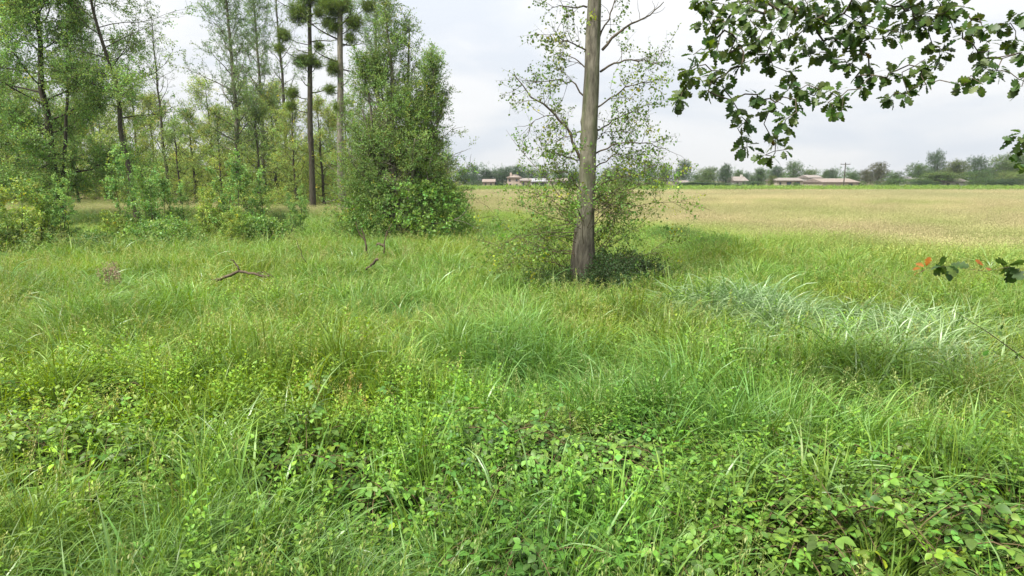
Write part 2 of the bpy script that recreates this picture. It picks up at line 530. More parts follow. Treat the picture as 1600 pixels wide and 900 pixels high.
def crown(rng, trunk, r0, prof, R0, n_limb, h0=.25, el=(.2, .9), nb=7, ns=4, up=.08, gt=None, gb=None, top=True, spr=.35, limb_objs=None, mult=1.0, wob=.14, bmat=0, blen=.42):
    """limbs on a trunk path; returns sprig places and directions"""
    P, D = [], []
    H = len(trunk) - 1
    az = rng.uniform(0, 6.28)
    for i in range(n_limb):
        u = (i + rng.uniform(.1, .9)) / n_limb
        t = h0 + (1 - h0) * u
        p, td = along(trunk, min(t, .995))
        az += 2.4 + rng.normal(0, .35)
        L = max(.15, prof(u)) * R0 * rng.uniform(.55, 1.28)
        e = el[0] + (el[1] - el[0]) * u + rng.normal(0, .12)
        d = np.array((math.cos(az) * math.cos(e), math.sin(az) * math.cos(e), math.sin(e)))
        path = bend_path(rng, p, d, L, 6, up, wob)
        rl = r0 * (1 - t * .85) * .38 * min(1, L / R0 + .3)
        tg = gb
        if limb_objs is not None:
            tg = Geo(); limb_objs.append(tg)
        tube(tg, path, np.linspace(rl, rl * .18, 7), 5, cap=False)
        for j in range(nb):
            tj = .22 + .78 * (j + rng.uniform(0, 1)) / nb
            q, qd = along(path, tj)
            bd = nrm(qd * .8 + rng.normal(0, .75, 3) + (0, 0, .12))
            bl = L * blen * (1.15 - tj * .6) * rng.uniform(.6, 1.2)
            bp = bend_path(rng, q, bd, bl, 4, up * .5, .16)
            tube(tg, bp, np.linspace(rl * .35, rl * .08 + .002, 5), 3, cap=False)
            for k in range(max(1, int(round(ns * mult)))):
                s_, sdir = along(bp, rng.uniform(.15, 1))
                P.append(s_ + rng.normal(0, .05, 3) * R0 * .3); D.append(nrm(sdir + rng.normal(0, .7, 3) + (0, 0, spr * .3)))
        for k in range(ns):
            s_, sdir = along(path, rng.uniform(.5, 1))
            P.append(s_); D.append(nrm(sdir + rng.normal(0, .5, 3)))
    return np.array(P), np.array(D)

def tints(rng, P, base, var=.18, clump=1.2, yellow=.0):
    """per-sprig natural colour differences: broad clumps and single shoots"""
    n = len(P)
    b = np.array(base)
    cl = fbm(P[:, 0] / clump + P[:, 2] * .7 / clump, P[:, 1] / clump + P[:, 2] / clump, 5, 2)
    v = (1 + (cl - .5) * 2 * var * 1.5) * rng.uniform(1 - var, 1 + var, n)
    c = b[None] * v[:, None]
    y = (rng.random(n) < yellow)[:, None]
    c = np.where(y, c * (1.9, 1.35, .8), c)
    c[:, 0] *= rng.uniform(.85, 1.2, n)
    return c

def gaps(P, D, scale, cut, seed=0):
    """leave out the shoots in irregular pockets, so that the sky and the boughs show"""
    q = (fbm(P[:, 0] / scale + 31 + seed, P[:, 2] / scale + 7, 3 + seed, 2) + fbm(P[:, 1] / scale + 11, P[:, 2] / scale + 90 + P[:, 0] / scale * .5, 8 + seed, 2)) / 2
    k = q > np.quantile(q, cut)
    return P[k], D[k]

def foliage(name, rng, lib, P, D, size, base, parent, var=.2, clump=1.2, yellow=.0, outward=None):
    n = len(P)
    rot = dir2euler(D, rng.uniform(0, 6.28, n))
    o = scatter(name, lib, P, rot, rng.uniform(size * .7, size * 1.3, n), tints(rng, P, base, var, clump, yellow), rng.integers(0, lib['n'], n), parent)
    o['kind'] = 'stuff'
    return o

# ------------------------------------------------------------------ GROUND: one sheet to the horizon
def ground():
    rr = np.concatenate([[0.3], np.arange(1, 40, .45), np.geomspace(41, 1600, 60)])
    na = 240
    ang = np.linspace(0, 2 * math.pi, na, endpoint=False)
    X = rr[:, None] * np.sin(ang); Y = rr[:, None] * np.cos(ang)
    Z = gz(X, Y) * np.clip(1 - rr[:, None] / 900, 0, 1)
    v = np.stack([X, Y, Z], -1).reshape(-1, 3)
    i = np.arange(len(rr) - 1)[:, None] * na; j = np.arange(na)[None]
    k = (j + 1) % na
    f = np.stack([i + j, i + na + j, i + na + k, i + k], -1).reshape(-1, 4)
    g = Geo(); g.add(v, f); g.add(v[:na], [tuple(range(na))[::-1]])
    m, n, l, out = new_mat('soil_and_thatch')
    tc = n.new('ShaderNodeTexCoord')
    a = n.new('ShaderNodeTexNoise'); a.inputs['Scale'].default_value = .9; a.inputs['Detail'].default_value = 12; a.inputs['Roughness'].default_value = .7
    l.new(tc.outputs['Object'], a.inputs[0])
    r = n.new('ShaderNodeValToRGB')
    r.color_ramp.elements[0].position = .3; r.color_ramp.elements[0].color = (.014, .018, .008, 1)
    r.color_ramp.elements[1].position = .7; r.color_ramp.elements[1].color = (.040, .040, .018, 1)
    l.new(a.outputs['Fac'], r.inputs[0])
    # far away single plants cannot be told apart: the sheet itself takes the field's colour
    sp = n.new('ShaderNodeVectorMath'); sp.operation = 'LENGTH'; l.new(tc.outputs['Object'], sp.inputs[0])
    mr = n.new('ShaderNodeMapRange'); mr.inputs['From Min'].default_value = 30; mr.inputs['From Max'].default_value = 70
    l.new(sp.outputs['Value'], mr.inputs[0])
    b = n.new('ShaderNodeTexNoise'); b.inputs['Scale'].default_value = .25; b.inputs['Detail'].default_value = 8
    l.new(tc.outputs['Object'], b.inputs[0])
    r2 = n.new('ShaderNodeValToRGB')
    r2.color_ramp.elements[0].position = .35; r2.color_ramp.elements[0].color = (.10, .095, .045, 1)
    r2.color_ramp.elements[1].position = .65; r2.color_ramp.elements[1].color = (.17, .15, .08, 1)
    l.new(b.outputs['Fac'], r2.inputs[0])
    mx = n.new('ShaderNodeMix'); mx.data_type = 'RGBA'; l.new(mr.outputs[0], mx.inputs['Factor'])
    l.new(r.outputs[0], mx.inputs['A']); l.new(r2.outputs[0], mx.inputs['B'])
    p = n.new('ShaderNodeBsdfPrincipled'); p.inputs['Roughness'].default_value = .95; p.inputs['Specular IOR Level'].default_value = .1
    l.new(mx.outputs['Result'], p.inputs['Base Color']); l.new(p.outputs[0], out.inputs[0])
    o = g.obj('ground', m)
    tag(o, kind='structure')
ground()

# ------------------------------------------------------------------ GRASS AND GROUND COVER
GC = [(1, 1, 1), (.85, .95, 1.1), (1.15, 1.05, .8), (1.0, 1.08, .9)]
def lib_meadow():
    out = []
    for i in range(8):
        r = np.random.default_rng(900 + i); g = Geo()
        blades(g, r, 34, .15, (.25, .60), (.007, .014), .25, (.3, 1.7), 4, cols=GC)
        blades(g, r, 10, .14, (.2, .4), (.010, .018), .5, (.4, 1.6), 4, cols=[(1.2, 1.1, .7), (.9, 1, .9)])
        blades(g, r, 3, .14, (.45, .65), (.0025, .004), .12, (.1, .5), 4, cols=[(1.9, 1.25, 1.0)])
        if i in (0, 5):      # flowering stalks gone to seed
            for q in range(4):
                pth = bend_path(r, (r.normal(0, .08), r.normal(0, .08), 0), (r.normal(0, .18), r.normal(0, .18), 1), r.uniform(.5, .75), 5, -.02, .05)
                tube(g, pth, np.linspace(.002, .001, 6), 3, cap=False, col=(1.7, 1.15, 1.6))
                n = 26; T = np.array([along(pth, a)[0] for a in r.uniform(.72, 1, n)]) + r.normal(0, .012, (n, 3))
                tv, tf = leaf_tpl_small(.35)
                stamp(g, tv, tf, frames(r.normal(0, .5, (n, 3)) + (0, 0, 1)), T, r.uniform(.014, .028, n), np.tile((1.6, 1.12, 1.9), (n, 1)))
        out.append(g.mesh('meadow_tuft', [M_GRASS]))
    return library('tuft_meadow', out)
def lib_arch():
    out = []
    for i in range(8):
        r = np.random.default_rng(950 + i); g = Geo()
        blades(g, r, 46, .12, (.55, 1.0), (.006, .013), .3, (1.0, 2.4), 7, bias=(1, 0), biasw=.38, cols=GC)
        blades(g, r, 10, .16, (.3, .6), (.008, .014), .3, (.4, 1.6), 5, cols=GC)
        out.append(g.mesh('arching_tuft', [M_GRASS]))
    return library('tuft_arching', out)
def lib_lodge():
    out = []
    for i in range(7):
        r = np.random.default_rng(980 + i); g = Geo()
        blades(g, r, 26, .16, (.45, .85), (.011, .021), .35, (1.2, 2.6), 7, bias=(1, 0), biasw=.35, cols=[(1, 1, 1), (.75, .85, .65), (1.15, 1.1, 1.2), (.6, .8, .45)])
        blades(g, r, 12, .16, (.25, .5), (.008, .014), .3, (.3, 1.3), 4, cols=[(.55, .75, .35), (.65, .85, .4)])
        out.append(g.mesh('lodged_tuft', [M_REED]))
    return library('tuft_lodged', out)
def lib_strawfar():
    """a metre of ripe grass: many thin stems with small heads, some green below"""
    out = []
    for i in range(6):
        r = np.random.default_rng(1070 + i); g = Geo()
        blades(g, r, 150, .62, (.40, .78), (.004, .008), .12, (.05, .5), 2, cols=[(1, 1, 1), (1.15, 1.1, 1.0), (.8, .78, .7), (.75, .85, .55)])
        blades(g, r, 60, .60, (.25, .5), (.008, .014), .25, (.2, .9), 2, cols=[(.5, .85, .4), (.7, .95, .5)])
        n = 230
        a = r.uniform(0, 6.28, n); rad = .62 * np.sqrt(r.random(n))
        T = np.stack([rad * np.cos(a), rad * np.sin(a), r.uniform(.48, .76, n)], -1)
        tv, tf = leaf_tpl_small(.28)
        stamp(g, tv, tf, frames(r.normal(0, .3, (n, 3)) + (0, 0, 1)), T, r.uniform(.025, .05, n), np.tile((1.05, 1.0, .95), (n, 1)) * r.uniform(.85, 1.12, (n, 1)), 0)
        out.append(g.mesh('ripe_grass_patch', [M_STRAW]))
    return library('patch_straw', out)
def lib_tall():
    out = []
    for i in range(5):
        r = np.random.default_rng(1000 + i); g = Geo()
        blades(g, r, 18, .12, (.40, .72), (.010, .019), .2, (.2, 1.3), 6, cols=GC)
        out.append(g.mesh('reedy_tuft', [M_GRASS]))
    return library('tuft_reedy', out)
def lib_straw(green=.25):
    out = []
    for i in range(6):
        r = np.random.default_rng(1050 + i); g = Geo()
        blades(g, r, 34, .24, (.35, .75), (.003, .006), .14, (.05, .6), 3, cols=[(1, 1, 1), (1.15, 1.05, 1.0), (.8, .78, .7)])
        blades(g, r, 16, .22, (.2, .4), (.006, .01), .3, (.2, 1.0), 3, cols=[(.55, .85, .5), (.7, .9, .5)])
        # seed heads: loose little spikelets at the stem ends
        n = 40
        a = r.uniform(0, 6.28, n); rad = .3 * np.sqrt(r.random(n))
        T = np.stack([rad * np.cos(a), rad * np.sin(a), r.uniform(.42, .74, n)], -1)
        tv, tf = leaf_tpl_small(.4)
        D = r.normal(0, .5, (n, 3)) + (0, 0, 1)
        stamp(g, tv, tf, frames(D), T, r.uniform(.03, .06, n), np.tile((1.05, 1.0, .95), (n, 1)) * r.uniform(.8, 1.2, (n, 1)), 0)
        out.append(g.mesh('straw_tuft', [M_STRAW]))
    return library('tuft_straw', out)
def lib_weed():
    """upright leafy stems"""
    out = []
    for i in range(8):
        r = np.random.default_rng(1100 + i); g = Geo()
        T, D, Z = [], [], []
        for s in range(9):
            a = r.uniform(0, 6.28); rr_ = .17 * math.sqrt(r.random())
            p0 = np.array((rr_ * math.cos(a), rr_ * math.sin(a), 0))
            L = r.uniform(.3, .58)
            pp = bend_path(r, p0, np.array((r.normal(0, .2), r.normal(0, .2), 1)), L, 5, .0, .1)
            tube(g, pp, np.linspace(.0035, .0015, 6), 3, cap=False, col=(.9, .9, .8))
            m = int(L / .03)
            for k in range(m):
                t = .25 + .75 * (k + .5) / m
                q, qd = along(pp, t); az = k * 2.4 + r.normal(0, .3)
                T.append(q); D.append((math.cos(az), math.sin(az), r.uniform(-.1, .6) + .6 * t))
                Z.append(r.uniform(.024, .070) * (1.2 - .5 * t))
        T, D, Z = np.array(T), np.array(D), np.array(Z); n = len(T)
        tv, tf = leaf_tpl(.5, .12, .2)
        stamp(g, tv, tf, frames(D, None, r.normal(0, .35, n)), T, Z, np.ones((n, 3)) * r.uniform(.75, 1.25, (n, 1)) * np.stack([r.uniform(.85, 1.25, n), np.ones(n), r.uniform(.7, 1.2, n)], -1))
        out.append(g.mesh('leafy_weed', [M_WEED]))
    return library('weed', out)
def bramble_mesh(seed, n_cane=8, leaf=(.044, .074), Rr=.42, H=.60):
    r = np.random.default_rng(seed); g = Geo()
    T, D, U, Z, C = [], [], [], [], []
    for s in range(n_cane):
        az = r.uniform(0, 6.28)
        d = np.array((math.cos(az) * .8, math.sin(az) * .8, 1.1))
        p0 = np.array((r.normal(0, .1), r.normal(0, .1), 0))
        L = r.uniform(.5, .95)
        pp = [p0]; dd = nrm(d); p = p0.copy()
        for k in range(8):
            dd = nrm(dd + (0, 0, -.26) + r.normal(0, .07, 3)); p = p + dd * L / 8; pp.append(p.copy())
        pp = np.array(pp); pp[:, 2] *= H / .45
        tube(g, pp, np.linspace(.0045, .002, 9), 4, mat=1, cap=False)
        m = int(L / .064)
        for k in range(m):
            t = .15 + .85 * (k + r.uniform(.2, .8)) / m
            q, qd = along(pp, t)
            side = 1 if k % 2 else -1
            lat = nrm(np.cross(qd, (0, 0, 1.)) * side + qd * .3 + (0, 0, .45) + r.normal(0, .25, 3))
            pl = r.uniform(.03, .075)
            tip = q + lat * pl
            tube(g, np.array([q, tip]), (.0013, .001), 3, mat=1, cap=False)
            upn = nrm(np.array((0, 0, 1.)) + r.normal(0, .28, 3))
            dl = nrm(lat * (1, 1, .15) + (0, 0, r.uniform(-.25, .1)))
            sd_ = nrm(np.cross(dl, upn))
            z0 = r.uniform(*leaf) * (1.1 - .35 * t)
            cc = np.array((r.uniform(.8, 1.3), 1, r.uniform(.7, 1.2))) * r.uniform(.45, 1.35)
            if t > .82: cc = cc * (1.9, 1.6, .8)
            for lf, sc in ((dl, 1.1), (nrm(dl * .25 + sd_), .85), (nrm(dl * .25 - sd_), .85)):
                T.append(tip + lf * .010); D.append(lf + r.normal(0, .08, 3)); U.append(upn); Z.append(z0 * sc * r.uniform(.9, 1.1)); C.append(cc * r.uniform(.9, 1.1))
    T, D, U, Z, C = map(np.array, (T, D, U, Z, C))
    tv, tf = leaf_tpl(.70, .14, .22, .45)
    stamp(g, tv, tf, frames(D, U), T, Z, C)
    return g.mesh('bramble', [M_BRAM, M_CANE])
LIB_MEADOW, LIB_ARCH, LIB_TALL, LIB_STRAW, LIB_WEED = lib_meadow(), lib_arch(), lib_tall(), lib_straw(), lib_weed()
LIB_LODGE, LIB_STRAWFAR = lib_lodge(), lib_strawfar()
LIB_BRAM = library('bramble', [bramble_mesh(1200 + i) for i in range(8)])

def wedge(rng, r0, r1, sp, half=R(47)):
    """jittered points over the part of the ground the place shows"""
    xm = r1 * math.sin(half) + 1
    nx, ny = int(2 * xm / sp), int((r1 + 1) / sp)
    gx, gy = np.meshgrid(np.arange(nx), np.arange(ny))
    X = (gx.ravel() + rng.random(gx.size)) * sp - xm; Y = (gy.ravel() + rng.random(gx.size)) * sp
    r = np.hypot(X, Y)
    k = (r >= r0) & (r < r1) & (np.abs(np.arctan2(X, Y + 1.2)) < half)
    return X[k], Y[k]

BND = np.array([(-30, 60), (-12, 47), (-3.6, 41), (2, 33.5), (7.0, 27.5), (9.5, 22.5), (13.5, 18.0), (30, 10), (60, 0)])
def field_side(X, Y):
    """>0 inside the dry field (metres beyond its near edge)"""
    edge = np.interp(X, BND[:, 0], BND[:, 1])
    return Y - edge + (fbm(X / 1.7, Y / 1.7, 21) - .5) * 5.0
def blob(X, Y, px, py, rx, ry, z=.45):
    """soft patch centred on a place on the ground, sized in metres"""
    c = on(px, py, z)
    return np.exp(-(((X - c[0]) / rx) ** 2 + ((Y - c[1]) / ry) ** 2))

P_ = {k: [] for k in ('meadow', 'arch', 'lodge', 'tall', 'straw', 'strawfar', 'weed', 'bram')}
def emit(kind, X, Y, sc, tint, rot=None, hz=1.0, sink=0.0):
    P_[kind].append((X, Y, sc, tint, rot, hz, sink))

def base_tint(X, Y, rng, v=.12):
    n = len(X)
    a = fbm(X / 2.2, Y / 1.8, 31); b = fbm(X / .7, Y / .6, 41); c = fbm(X / 6, Y / 5, 51)
    t = np.ones((n, 3)) * (.70 + .62 * b + rng.uniform(-v, v, n) * 1.6)[:, None]
    t[:, 0] *= .76 + .38 * a + .1 * (c - .5)
    t[:, 2] *= 1.10 - .3 * a
    return t

def patches(X, Y):
    d = {}
    edge = (fbm(X / .9, Y / .7, 17) - .5)
    d['grey'] = np.clip(1.4 * blob(X, Y, 1340, 500, 2.5, 1.5) + .9 * blob(X, Y, 1170, 478, 1.1, .8) + .8 * blob(X, Y, 1500, 560, 1.1, .7) + .5 * blob(X, Y, 1120, 560, 1.0, .6) + edge * 1.3 - .25, 0, 1)
    d['bramble'] = np.clip(1.3 * blob(X, Y, 1420, 820, 1.2, .8) + 1.0 * blob(X, Y, 1180, 740, .8, .6) + 1.1 * blob(X, Y, 520, 690, .9, .8)
                           + 1.0 * blob(X, Y, 250, 720, 1.1, .6) + 1.0 * blob(X, Y, 760, 720, 1.0, .7) + .9 * blob(X, Y, 950, 700, .9, .7)
                           + .8 * blob(X, Y, 60, 700, .9, .8) + .9 * blob(X, Y, 1560, 700, .9, .9) + .8 * blob(X, Y, 1100, 860, .8, .35) + .5 * blob(X, Y, 620, 620, 1.4, .8)
                           + .5 * blob(X, Y, 150, 620, 1.6, .9) + edge * 1.1, 0, 1.2)
    d['sedge'] = np.clip(1.2 * blob(X, Y, 180, 860, 1.6, .40) + 1.0 * blob(X, Y, 620, 870, .9, .28) + .4 * blob(X, Y, 950, 870, .5, .3)
                         + .6 * blob(X, Y, 620, 545, 2.6, .8) + .5 * blob(X, Y, 900, 560, 1.6, .7) + .5 * blob(X, Y, 1050, 640, 1.0, .6) + .4 * blob(X, Y, 250, 500, 2.5, .8) + edge * .8, 0, 1.2)
    d['lime'] = np.clip(blob(X, Y, 80, 600, 1.5, 1.2) + .9 * blob(X, Y, 250, 640, 1.5, 1.0) + .8 * blob(X, Y, 620, 620, 1.2, .8) + .5 * blob(X, Y, 700, 680, .7, .6)
                        + .6 * blob(X, Y, 1300, 400, 4, 2) + .4 * blob(X, Y, 150, 400, 4, 3), 0, 1)
    d['hole'] = np.clip(1.3 * blob(X, Y, 520, 700, .34, .22) + 1.2 * blob(X, Y, 1440, 790, .30, .18) + blob(X, Y, 690, 700, .22, .12) + blob(X, Y, 1330, 720, .25, .12) + .9 * blob(X, Y, 860, 700, .2, .12) + blob(X, Y, 250, 740, .2, .1), 0, 1)
    d['brown'] = np.clip(.9 * blob(X, Y, 880, 665, .32, .3) + .6 * blob(X, Y, 560, 625, .25, .25) + .5 * blob(X, Y, 1290, 690, .25, .2) + .5 * blob(X, Y, 560, 405, 1.4, 1.0), 0, 1)
    return d

# --- near and middle green ground cover, in rings of growing spacing
for r0, r1, sp, wide in ((2.1, 6, .125, 1.0), (6, 12, .16, 1.1), (12, 22, .22, 1.35), (22, 38, .34, 1.8), (38, 75, .62, 2.8)):
    X, Y = wedge(rs, r0, r1, sp)
    fs = field_side(X, Y)
    n = len(X); d = patches(X, Y); u = rs.random(n)
    wood = (X < -6) & (Y > 33)
    clear = (X < -8) & (Y > 40) & (Y < 68) & (fbm(X / 5, Y / 4, 66) > .28)
    green = (fs < rs.normal(.8, 2.4, n)) | (wood & ~(clear & (rs.random(n) < .8)))
    bt = base_tint(X, Y, rs)
    pb = d['bramble'] * np.where(np.hypot(X, Y) < 9, 1, 0)
    pw = .22 * (fbm(X / 1.3, Y / 1.3, 61) > .5) * (np.hypot(X, Y) < 16) + .42 * d['lime'] * (np.hypot(X, Y) < 12)
    ps = np.clip(d['sedge'] * .6 + .08, 0, 1)
    isb = green & (u < pb * .18 * (d['hole'] < .5))
    u2 = rs.random(n)
    isw = green & ~isb & (u2 < np.clip(pw * (1 - .5 * pb) + pb * .13, 0, .8))
    isl = green & ~isb & ~isw & (rs.random(n) < np.clip(d['grey'] * 1.1, 0, .85) + .05)
    u3 = rs.random(n)
    iss = green & ~isb & ~isw & ~isl & (u3 < ps * (1 - .85 * np.clip(pb, 0, 1)))
    ist = green & ~isb & ~isw & ~iss & ~isl & (rs.random(n) < .13)
    keep = rs.random(n) > 1.1 * d['hole']
    isw &= keep; isl &= keep; iss &= keep; ist &= keep
    ism = keep & green & ~isb & ~isw & ~iss & ~ist & ~isl & (rs.random(n) > .9 * np.clip(pb, 0, 1))
    hv = .40 + 1.15 * fbm(X / .85, Y / .7, 71)
    far = np.hypot(X, Y)
    lime = (1 + d['lime'][:, None] * np.array((.16, .14, -.1)))
    brown = (1 + d['brown'][:, None] * np.array((.9, .1, .9)))
    grey = (1 + d['grey'][:, None] * np.array((.55, .45, 4.2)))
    sed = (1 + np.clip(d['sedge'], 0, 1)[:, None] * np.array((-.06, .0, .25)))
    for key, mk, tk in (('meadow', ism, bt * lime * brown), ('arch', iss, bt * sed * np.where(np.hypot(X, Y) < 5, .82, 1)[:, None]), ('lodge', isl, bt ** .6 * (1 - (1 - d['grey'][:, None]) * np.array((.25, .15, .55)))), ('tall', ist, bt), ('weed', isw, bt * lime * brown), ('bram', isb, bt * brown)):
        if not mk.any(): continue
        x, y = X[mk], Y[mk]
        sc = np.stack([np.full(len(x), wide), np.full(len(x), wide), hv[mk]], -1) * rs.uniform(.8, 1.2, (len(x), 1))
        if key == 'bram': sc = np.repeat(rs.uniform(.8, 1.25, (len(x), 1)), 3, 1) * np.stack([np.ones(len(x)), np.ones(len(x)), (.30 + 1.45 * fbm(x / .5, y / .45, 73)) * (1 - .55 * d['hole'][mk])], -1)
        if key == 'weed': sc[:, :2] = np.minimum(sc[:, :2], 1.3)
        az = rs.uniform(0, 6.28, len(x))
        if key == 'arch':      # lodged grass lies the way the wind and rain pushed it
            az = (fbm(x / 1.6, y / 1.4, 81) - .5) * 8 - .6 + rs.normal(0, .8, len(x))
            sc[:, :] *= np.where(np.hypot(x, y) < 5, .8, .92)[:, None]
        if key == 'arch': az = np.where(np.hypot(x, y) < 5, rs.normal(.1, .4, len(x)), az)
        if key == 'lodge': az = -2.0 + (fbm(x / 1.0, y / .9, 82) - .5) * 4 + rs.normal(0, .5, len(x))
        P_[key].append((x, y, sc, tk[mk], az))
    # --- the dry field
    dry = (fs > rs.normal(-.6, 2.4, n)) & ~wood & ~((np.hypot(X, Y) > 38) & (rs.random(n) < .3))
    dry = dry | (wood & clear & (rs.random(n) < .85))
    if 20 < r0 < 38: dry &= rs.random(n) < .5
    if dry.any():
        x, y = X[dry], Y[dry]
        tt = np.ones((len(x), 3)) * (.78 + .5 * fbm(x / 3, y / 3, 91)[:, None] + rs.uniform(-.12, .12, (len(x), 1)))
        g_ = np.clip(fbm(x / 5, y / 3, 95) * 1.9 - .55, 0, 1)[:, None]
        tt = tt * (1 - g_ * np.array((.35, .15, .45)))
        e_ = (np.exp(-np.clip(fs[dry], 0, 30) / 3) * ~wood[dry])[:, None]
        tt = tt * (1 - e_ * np.array((.25, .0, .45)))
        sc = np.stack([np.full(len(x), wide), np.full(len(x), wide), rs.uniform(.65, 1.05, len(x))], -1)
        P_['straw' if r0 < 20 else 'strawfar'].append((x, y, sc if r0 < 20 else np.clip(sc, 0, 1.25), tt, rs.uniform(0, 6.28, len(x))))
# --- far dry field
for r0, r1, sp, wide in ((75, 100, .85, 1.4), (100, 190, 1.15, 1.9)):
    X, Y = wedge(rs, r0, r1, sp)
    k = (Y < 128) & (X > -60)
    x, y = X[k], Y[k]
    tt = np.ones((len(x), 3)) * (.72 + .6 * fbm(x / 16, y / 7, 91)[:, None] + rs.uniform(-.06, .06, (len(x), 1)))
    g_ = np.clip(fbm(x / 14, y / 6, 95) * 2 - .6, 0, 1)[:, None]; tt = tt * (1 - g_ * np.array((.28, .12, .25)))
    sc = np.stack([np.full(len(x), wide), np.full(len(x), wide), rs.uniform(.8, 1.15, len(x))], -1)
    P_['strawfar'].append((x, y, sc, tt, rs.uniform(0, 6.28, len(x))))
LIBS = {'lodge': LIB_LODGE, 'strawfar': LIB_STRAWFAR, 'meadow': LIB_MEADOW, 'arch': LIB_ARCH, 'tall': LIB_TALL, 'straw': LIB_STRAW, 'weed': LIB_WEED, 'bram': LIB_BRAM}
NAMES = {'meadow': ('meadow_grass', 'bright green meadow grass covering the whole foreground and clearing', 'grass'),
         'arch': ('arching_grass', 'long arching grass lodged in swathes, grey green towards the right', 'grass'),
         'tall': ('broad_bladed_grass', 'broad bladed upright grass dotted among the finer meadow grass', 'grass'),
         'lodge': ('lodged_reed_grass', 'silvery broad bladed grass beaten flat in clumps at mid right', 'grass'),
         'strawfar': ('ripe_grass_field', 'far part of the tan ripe grass field, out to the vines', 'field'),
         'straw': ('dry_grass_field', 'near edge of the tan ripe grass field, mixed into the green', 'field'),
         'weed': ('leafy_weeds', 'lime green leafy weeds growing through the foreground grass', 'weeds'),
         'bram': ('bramble_cover', 'low bramble thicket with three-part leaves along the near verge', 'brambles')}
for key, chunks in P_.items():
    x = np.concatenate([c[0] for c in chunks]); y = np.concatenate([c[1] for c in chunks])
    sc = np.concatenate([c[2] for c in chunks]); tt = np.concatenate([c[3] for c in chunks]); az = np.concatenate([c[4] for c in chunks])
    n = len(x)
    z = gz(x, y) - .01
    rot = np.stack([rs.normal(0, .08, n), rs.normal(0, .08, n), az], -1)
    o = scatter(NAMES[key][0], LIBS[key], np.stack([x, y, z], -1), rot, sc, tt, rs.integers(0, LIBS[key]['n'], n))
    tag(o, NAMES[key][1], NAMES[key][2], kind='stuff')
    print(key, n)

# --- vine rows beyond the dry field: a green band
def vines():
    r = np.random.default_rng(5)
    P, T = [], []
    for row in np.arange(120, 186, 2.2):
        xs = np.arange(-62, row * 1.0 + 5, .9)
        xs = xs + r.uniform(-.3, .3, len(xs))
        k = r.random(len(xs)) > .04
        xs = xs[k]
        ys = row + r.uniform(-.25, .25, len(xs)) + xs * .0
        for lay in (0.3, .62):
            P.append(np.stack([xs, ys, lay * r.uniform(.8, 1.05, len(xs)) + gz(xs, ys)], -1))
    P = np.concatenate(P)
    n = len(P)
    t = np.tile((1.35, 1.5, .9), (n, 1)) * (.75 + .5 * fbm(P[:, 0] / 8, P[:, 1] / 8, 3)[:, None]) * r.uniform(.8, 1.2, (n, 1))
    D = nrm(r.normal(0, .6, (n, 3)) + (0, 0, .8))
    o = scatter('vine_rows', LIB_BROAD, P, dir2euler(D, r.uniform(0, 6, n)), r.uniform(1.1, 1.7, n), t, r.integers(0, 6, n))
    tag(o, 'yellow green band of vine rows between the dry field and the houses', 'vines', kind='stuff')
vines()

# ------------------------------------------------------------------ TREES
def gp(px, py, Y=None):
    """place on the ground seen at that pixel (its grass top), or at depth Y"""
    p = at(px, py, Y) if Y else on(px, py, .3)
    return np.array((p[0], p[1], float(gz(p[0], p[1])) - .05))

def trunk_path(rng, H, n=14, lean=(0, 0), wob=.05):
    t = np.linspace(0, 1, n + 1)
    w = np.cumsum(rng.normal(0, wob, (n + 1, 2)), 0); w -= w[0]
    return np.stack([lean[0] * t * H + w[:, 0], lean[1] * t * H + w[:, 1], t * H], -1)

def make_tree(name, seed, loc, H, r0, R0, prof, n_limb, label, cat='tree', group=None, lib=None, size=1.0, base=(1, 1, 1), h0=.25, el=(.1, 1.0),
              nb=7, ns=4, up=.06, lean=(0, 0), bark=None, var=.2, clump=1.2, mult=1.0, yellow=.0, wob=.05, blen=.42, taper=.82, dup=0, gap=.0, gsc=1.2):
    rng = np.random.default_rng(seed)
    root = empty(name, loc, label, cat, group)
    path = trunk_path(rng, H, 14, lean, wob)
    path[:, 2] -= .05
    g = Geo()
    rad = r0 * (1 - taper * np.linspace(0, 1, 15)); rad[0] *= 1.35; rad[1] *= 1.08
    tube(g, path, rad, 9, rough=.06, rng=rng)
    g.obj('trunk', bark or M_BARKD, root)
    gb = Geo()
    P, D = crown(rng, path, r0, prof, R0, n_limb, h0, el, nb, ns, up, gb=gb, mult=mult, blen=blen)
    b = gb.obj('branchwork', bark or M_BARKD, root); b['kind'] = 'stuff'
    if gap: P, D = gaps(P, D, gsc, gap, seed % 7)
    for _ in range(dup):
        P = np.concatenate([P, P + rng.normal(0, .33, P.shape)]); D = np.concatenate([D, nrm(D + rng.normal(0, .6, D.shape))])
    foliage('foliage', rng, lib or LIB_OVATE, P, D, size, base, root, var, clump, yellow)
    return root

def copy_tree(root, loc, rz, sc, label, group=None, tint=None):
    r = root.copy(); COL.objects.link(r)
    r.location = tuple(float(a) for a in loc); r.rotation_euler = (0, 0, rz)
    r.scale = sc if isinstance(sc, tuple) else (sc, sc, sc)
    if label: r['label'] = label
    if group: r['group'] = group
    for ch in root.children:
        c = ch.copy(); COL.objects.link(c); c.parent = r
    return r

round_ = lambda u: math.sin(math.pi * min(.97, u * .85 + .12)) ** .7
egg = lambda u: (math.sin(math.pi * (u * .82 + .16)) ** .8)
cone = lambda u: (1.05 - u) ** .75
column = lambda u: (.65 + .35 * math.sin(math.pi * u)) * (1 - .6 * u ** 3)

